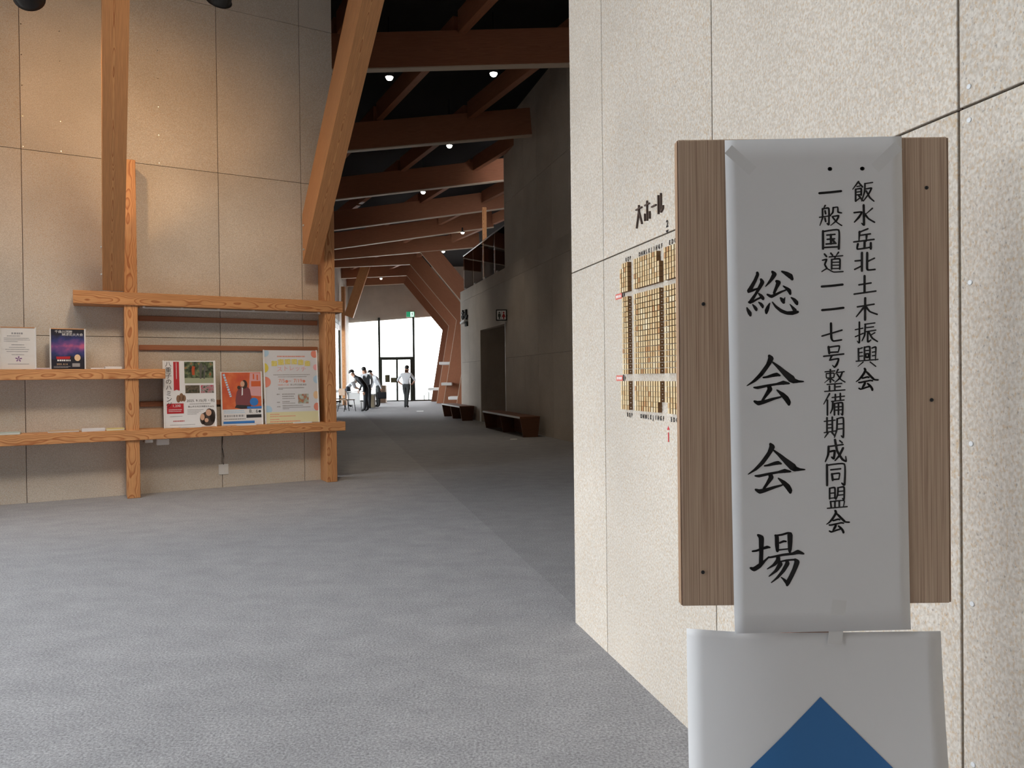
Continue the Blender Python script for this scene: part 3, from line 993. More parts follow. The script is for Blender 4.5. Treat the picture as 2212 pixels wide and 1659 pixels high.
# --- pale stretching-class poster with coloured circles
W, Hh = 0.592, 0.83
CW, CH = W, Hh
p = poster('class_poster', 'tall pale poster edged with coloured circles and yellow bubble letters, next to the corner post', -0.347, 0.235, 0.697, W, Hh, 0.10, C('print_pale_sheet', 0.66, 0.69, 0.75))
K = (-0.29, -0.41, 0.29, 0.41)
for col_name, discs in (('lblue', [(-0.285, 0.385, 0.045, 0.045), (-0.275, -0.255, 0.05, 0.045), (0.285, 0.08, 0.04, 0.045)]),
                        ('coral', [(-0.29, 0.055, 0.06, 0.06), (0.27, 0.375, 0.04, 0.045), (0.275, -0.235, 0.035, 0.045)]),
                        ('yellow', [(-0.30, 0.215, 0.05, 0.055)]), ('peach', [(0.27, -0.1, 0.03, 0.045)]), ('pink', [(0.28, 0.22, 0.03, 0.035)])):
    for d_ in discs:
        obj('coloured_circle', disc_mesh('coloured_circle', [d_], PC[col_name], layer(1), K), p)
obj('cream_band', quad_mesh('cream_band', [(-0.29, -0.41, 0.29, -0.285)], PC['cream'], layer(2)), p)
hd = [(text_mesh(ch, 0.075, PC['yellow']), T((-0.185 + 0.074 * i, layer(1), 0.262 + 0.022 * (1 - ((i - 2.5) / 2.5) ** 2))) @ Matrix.Rotation(-(2.5 - i) * 0.06, 4, 'Y'), 0) for i, ch in enumerate('お家でできる')]
obj('title_lettering', join_meshes('title_lettering', hd, [PC['yellow']]), p)
hb = quad_mesh('title_bubbles', [(-0.185 + 0.074 * i - 0.031, 0.235 + 0.02 * (1 - ((i - 2.5) / 2.5) ** 2), -0.185 + 0.074 * i + 0.031, 0.292 + 0.02 * (1 - ((i - 2.5) / 2.5) ** 2)) for i in range(6)], C('print_pale_yellow', 0.70, 0.64, 0.26), layer(0.5))
obj('title_bubbles', hb, p)
hd = [(text_mesh(ch, 0.066, PC['pink']), T((-0.13 + 0.067 * i, layer(1), 0.195 + 0.012 * (1 - ((i - 2) / 2) ** 2))), 0) for i, ch in enumerate('ストレッチ')]
obj('title_lettering', join_meshes('title_lettering', hd, [PC['pink']]), p)
obj('small_print', text_lines('small_print', [(-0.15, 0.16, 0.345, 0.014)], PC['coral'], layer(1), rnd), p)
obj('small_print', text_lines('small_print', [(-0.2, 0.21, 0.135, 0.008), (-0.15, 0.17, 0.112, 0.008), (-0.15, 0.14, -0.015, 0.008), (-0.15, -0.10, -0.03, 0.008), (-0.11, 0.03, -0.085, 0.011), (-0.11, 0.02, -0.11, 0.011), (-0.11, 0.03, -0.135, 0.008), (-0.17, -0.135, -0.085, 0.011), (-0.17, -0.135, -0.175, 0.011), (-0.11, -0.03, -0.17, 0.01), (-0.11, 0.03, -0.188, 0.008), (-0.17, -0.135, -0.225, 0.011), (-0.11, 0.12, -0.215, 0.01), (-0.11, 0.2, -0.235, 0.008), (-0.11, -0.04, -0.25, 0.008)], PC['grey'], layer(1), rnd), p)
text(p, 'date_lettering', '7/5', 0.056, -0.11, 0.065, PC['coral'], layer(2))
text(p, 'date_lettering', '7/19', 0.056, 0.07, 0.065, PC['coral'], layer(2))
text(p, 'date_lettering', '~', 0.05, -0.02, 0.065, PC['coral'], layer(2))
for x_ in (-0.055, 0.138):
    obj('day_badge', disc_mesh('day_badge', [(x_, 0.06, 0.016, 0.016)], PC['coral'], layer(1)), p)
text(p, 'time_lettering', '10:00-11:30', 0.026, -0.095, 0.02, PC['coral'], layer(1))
text(p, 'venue_lettering', '飯山市公民館 講堂', 0.022, 0.075, 0.02, PC['grey'], layer(1))
obj('photo', quad_mesh('photo', [(0.065, -0.195, 0.185, -0.085)], cloud_print('photo_class', [(0.3, (0.55, 0.58, 0.55)), (0.5, (0.35, 0.42, 0.36)), (0.62, (0.45, 0.15, 0.10)), (0.75, (0.45, 0.45, 0.15))], (9, 9, 9), 1), layer(1)), p)
obj('small_print', text_lines('small_print', [(-0.25, -0.15, -0.31, 0.01), (-0.25, 0.03, -0.333, 0.009), (-0.25, -0.15, -0.367, 0.01), (-0.25, 0.08, -0.392, 0.013)], PC['coral'], layer(3), rnd), p)

# --- two small boards on the middle shelf
W, Hh = 0.285, 0.40
CW, CH = W, Hh
p = poster('notice_board', 'pale notice with a small purple emblem, leftmost on the middle shelf', -2.925, 0.21, 1.317, W, Hh, 0.06, PC['sheet2'], 'notice', top=True)
obj('small_print', text_lines('small_print', [(-0.05, 0.04, 0.145, 0.016), (-0.085, 0.02, 0.12, 0.008), (-0.11, 0.09, 0.098, 0.006), (-0.11, 0.10, 0.082, 0.006), (-0.11, 0.0, 0.066, 0.006), (-0.05, 0.05, 0.035, 0.008), (-0.07, 0.06, 0.01, 0.006), (-0.1, 0.09, -0.01, 0.006), (-0.09, 0.08, -0.03, 0.006), (-0.05, 0.05, -0.06, 0.006), (-0.08, 0.09, -0.15, 0.006)], PC['grey'], layer(1), rnd), p)
em = []
for k in range(5):
    a = 2 * PI * k / 5 + PI / 2
    c, s_ = math.cos(a), math.sin(a)
    em.append([(0.005 + 0.006 * c - 0.004 * s_, -0.102 + 0.006 * s_ + 0.004 * c), (0.005 + 0.006 * c + 0.004 * s_, -0.102 + 0.006 * s_ - 0.004 * c), (0.005 + 0.027 * c + 0.007 * s_, -0.102 + 0.027 * s_ - 0.007 * c), (0.005 + 0.027 * c - 0.004 * s_, -0.102 + 0.027 * s_ + 0.004 * c)])
obj('emblem', poly_mesh('emblem', em, PC['purple'], layer(1)), p)
W, Hh = 0.292, 0.395
CW, CH = W, Hh
p = poster('fireworks_poster', 'dark blue fireworks poster with pink clouds on the middle shelf', -2.515, 0.21, 1.317, W, Hh, 0.06, PC['dark'], top=True)
m, nt, b = new_mat('fireworks_picture')
tc = N(nt, 'ShaderNodeTexCoord')
no = N(nt, 'ShaderNodeTexNoise')
no.inputs['Scale'].default_value = 7
no.inputs['Detail'].default_value = 4
nt.links.new(tc.outputs['Object'], no.inputs['Vector'])
sp = N(nt, 'ShaderNodeSeparateXYZ')
nt.links.new(tc.outputs['Object'], sp.inputs[0])
ab = N(nt, 'ShaderNodeMath', operation='SUBTRACT')
ab.inputs[1].default_value = 0.03
nt.links.new(sp.outputs[2], ab.inputs[0])
a2 = N(nt, 'ShaderNodeMath', operation='ABSOLUTE')
nt.links.new(ab.outputs[0], a2.inputs[0])
a3 = N(nt, 'ShaderNodeMath', operation='MULTIPLY_ADD')
a3.inputs[1].default_value = -4.2
nt.links.new(a2.outputs[0], a3.inputs[0])
nt.links.new(no.outputs['Fac'], a3.inputs[2])
rr = ramp(nt, [(0.02, (0.008, 0.009, 0.022)), (0.22, (0.025, 0.035, 0.16)), (0.38, (0.16, 0.06, 0.22)), (0.50, (0.48, 0.10, 0.22))])
nt.links.new(a3.outputs[0], rr.inputs[0])
nt.links.new(rr.outputs[0], b.inputs['Base Color'])
obj('picture', quad_mesh('picture', [(-0.14, -0.192, 0.14, 0.192)], m, layer(0.5)), p)
text(p, 'title_lettering', '千曲川河畔', 0.030, -0.035, 0.17, PC['white'], layer(1))
text(p, 'title_lettering', '納涼花火大会', 0.030, 0.04, 0.143, PC['white'], layer(1))
obj('red_band', poly_mesh('red_band', [[(-0.10, -0.075), (0.02, -0.072), (0.015, -0.098), (-0.095, -0.10)]], PC['red'], layer(1)), p)
text(p, 'date_lettering', '2025. 8.14', 0.022, -0.05, -0.15, PC['peach'], layer(1))
obj('small_print', text_lines('small_print', [(-0.09, 0.02, -0.112, 0.016)], PC['white'], layer(2), rnd), p)
obj('small_print', text_lines('small_print', [(-0.12, 0.02, -0.172, 0.006), (-0.12, 0.0, -0.182, 0.006)], PC['grey'], layer(1), rnd), p)
obj('firework_burst', disc_mesh('firework_burst', [(0.08, -0.085, 0.026, 0.033)], PC['peach'], layer(1)), p)
obj('small_print', quad_mesh('small_print', [(0.035, -0.175, 0.10, -0.14)], PC['grey'], layer(1)), p)

# ---- leaflets lying on the shelves
def leaflets(lab, s, z, w, d, n, mat, out=0.17, yaw=0.0):
    t = thing('leaflet_stack', FL @ T((s, -out, z)) @ Matrix.Rotation(yaw, 4, 'Z'), lab, 'leaflets', 'leaflet stacks on the shelves')
    zz = 0.0
    for k in range(n):
        h = 0.006
        a = rnd.uniform(-0.03, 0.03)
        obj('leaflet', box_mesh('leaflet', w, d, h, mat if k % 2 == 0 else PC['sheet']), t, T((rnd.uniform(-.003, .003), 0, zz + h / 2)) @ Matrix.Rotation(a, 4, 'Z'))
        zz += h
leaflets('pale green leaflets at the left end of the lower shelf', -3.02, 0.696, 0.21, 0.2, 3, C('leaf_green', 0.50, 0.60, 0.56))
leaflets('tan leaflets on the lower shelf between the pale green and white ones', -2.56, 0.696, 0.26, 0.2, 3, C('leaf_tan', 0.55, 0.40, 0.25))
leaflets('white leaflets on the lower shelf, beside the yellow ones', -2.31, 0.696, 0.20, 0.2, 4, PC['sheet'])
leaflets('yellow leaflets on the lower shelf against the left post', -2.115, 0.696, 0.16, 0.2, 3, C('leaf_yellow', 0.68, 0.60, 0.26))
leaflets('pink leaflets on the middle shelf between the two small boards', -2.725, 1.316, 0.12, 0.18, 2, C('leaf_pink', 0.55, 0.38, 0.45))
leaflets('low white leaflets on the middle shelf, right of the fireworks poster', -2.265, 1.316, 0.12, 0.18, 2, PC['sheet'])
leaflets('taller white leaflets on the middle shelf against the left post', -2.125, 1.316, 0.15, 0.18, 4, PC['white'])
for s, lab in ((-1.42, 'white leaflets lying in front of the film poster'), (-0.86, 'mixed leaflets lying in front of the orange poster'), (-0.25, 'white leaflets lying in front of the tall pale poster')):
    leaflets(lab, s, 0.696, 0.2, 0.05, 2, PC['sheet'], 0.27)

# ---- small fittings under the lower shelf and the wall outlet
t = thing('cable_box', FL @ T((-1.68, -0.17, 0.52)), 'flat white box fixed under the lower shelf', 'cable box')
box('housing', (-0.06, -0.03, 0.0), (0.06, 0.04, 0.069), MAT['white'], t, 0.006)
box('cover', (-0.05, -0.033, 0.008), (0.05, -0.029, 0.06), MAT['white'], t, 0.001)
t = thing('power_tap', FL @ T((-1.81, -0.17, 0.55)), 'small white power tap under the lower shelf beside the left post', 'power tap')
box('housing', (-0.04, -0.025, 0.0), (0.04, 0.025, 0.039), MAT['white'], t, 0.005)
for dx in (-0.02, 0.02):
    box('socket', (dx - 0.011, -0.0265, 0.008), (dx + 0.011, -0.0248, 0.031), MAT['alu'], t)
obj('cable', tube_mesh('cable', [(-0.03, 0, 0.02), (-0.05, 0.05, 0.01), (-0.03, 0.12, 0.02)], 0.004, MAT['white'], 6), t)
t = thing('wall_outlet', FL @ T((-1.06, 0, 0.145)), 'steel double wall outlet below the posters with a thin cord', 'outlet')
box('plate', (-0.052, -0.007, 0.0), (0.052, 0.0, 0.115), MAT['alu'], t, 0.003)
for dx in (-0.026, 0.026):
    for dz in (0.035, 0.08):
        box('socket', (dx - 0.016, -0.009, dz - 0.014), (dx + 0.016, -0.006, dz + 0.014), MAT['white'] if dx > 0 else MAT['alu'], t, 0.001)
obj('cord', tube_mesh('cord', [(0.0, -0.008, 0.11), (0.004, -0.01, 0.2), (-0.014, -0.01, 0.31), (-0.006, -0.01, 0.42), (-0.012, -0.02, 0.445)], 0.0035, MAT['black'], 6), t)

# ---- wall-washing spotlights hanging above the left wall; the last is an added fill
def wall_spot(lab, s, out, z, aim_s, aim_z, power, tint=(1.0, 0.57, 0.24), cone=115, soft=0.08):
    t = thing('spotlight', FL @ T((s, -out, z)), lab, 'spotlight', 'spotlights above the left wall')
    aim = Vector((aim_s - s, out, aim_z - z)).normalized()
    R = (-aim).to_track_quat('Z', 'Y').to_matrix().to_4x4()      # the can looks at the wall, its back to the hall
    obj('housing', lathe_mesh('housing', [(0.0, 0.20), (0.085, 0.20), (0.10, 0.18), (0.10, 0.02), (0.11, 0.0), (0.095, 0.0), (0.09, 0.03)], MAT['black'], 28), t, R)
    obj('lens', lathe_mesh('lens', [(0.09, 0.03), (0.0, 0.03)], emit('warm_lens', (1.0, 0.72, 0.42), 6.0), 28), t, R)
    obj('stem', tube_mesh('stem', [(0, 0, 0.08), (0, 0, ROOF - z)], 0.012, MAT['black']), t)
    l = bpy.data.lights.new('spot', 'SPOT')
    l.energy = power
    l.color = tint
    l.spot_size = math.radians(cone)
    l.spot_blend = 1.0
    l.shadow_soft_size = soft
    o = bpy.data.objects.new('spot_lamp', l)
    link(o, t)
    o.matrix_local = Matrix.Translation(aim * 0.02) @ aim.to_track_quat('-Z', 'Y').to_matrix().to_4x4()
wall_spot('black spotlight hanging at the top left above the notice board', -2.69, 2.0, 4.10, -2.3, 3.7, WASH)
wall_spot('black spotlight hanging at the top between the post and the slanting brace', -1.34, 2.0, 4.42, -1.4, 3.2, WASH * 0.45)
wall_spot('black spotlight added out of view above the shelves to brighten the posters', -1.6, 4.4, 5.4, -1.5, 1.0, WASH * 6.5, (1.0, 0.80, 0.58), 62, 0.4)  # extra lamp added out of view to lift the lower wall and shelves
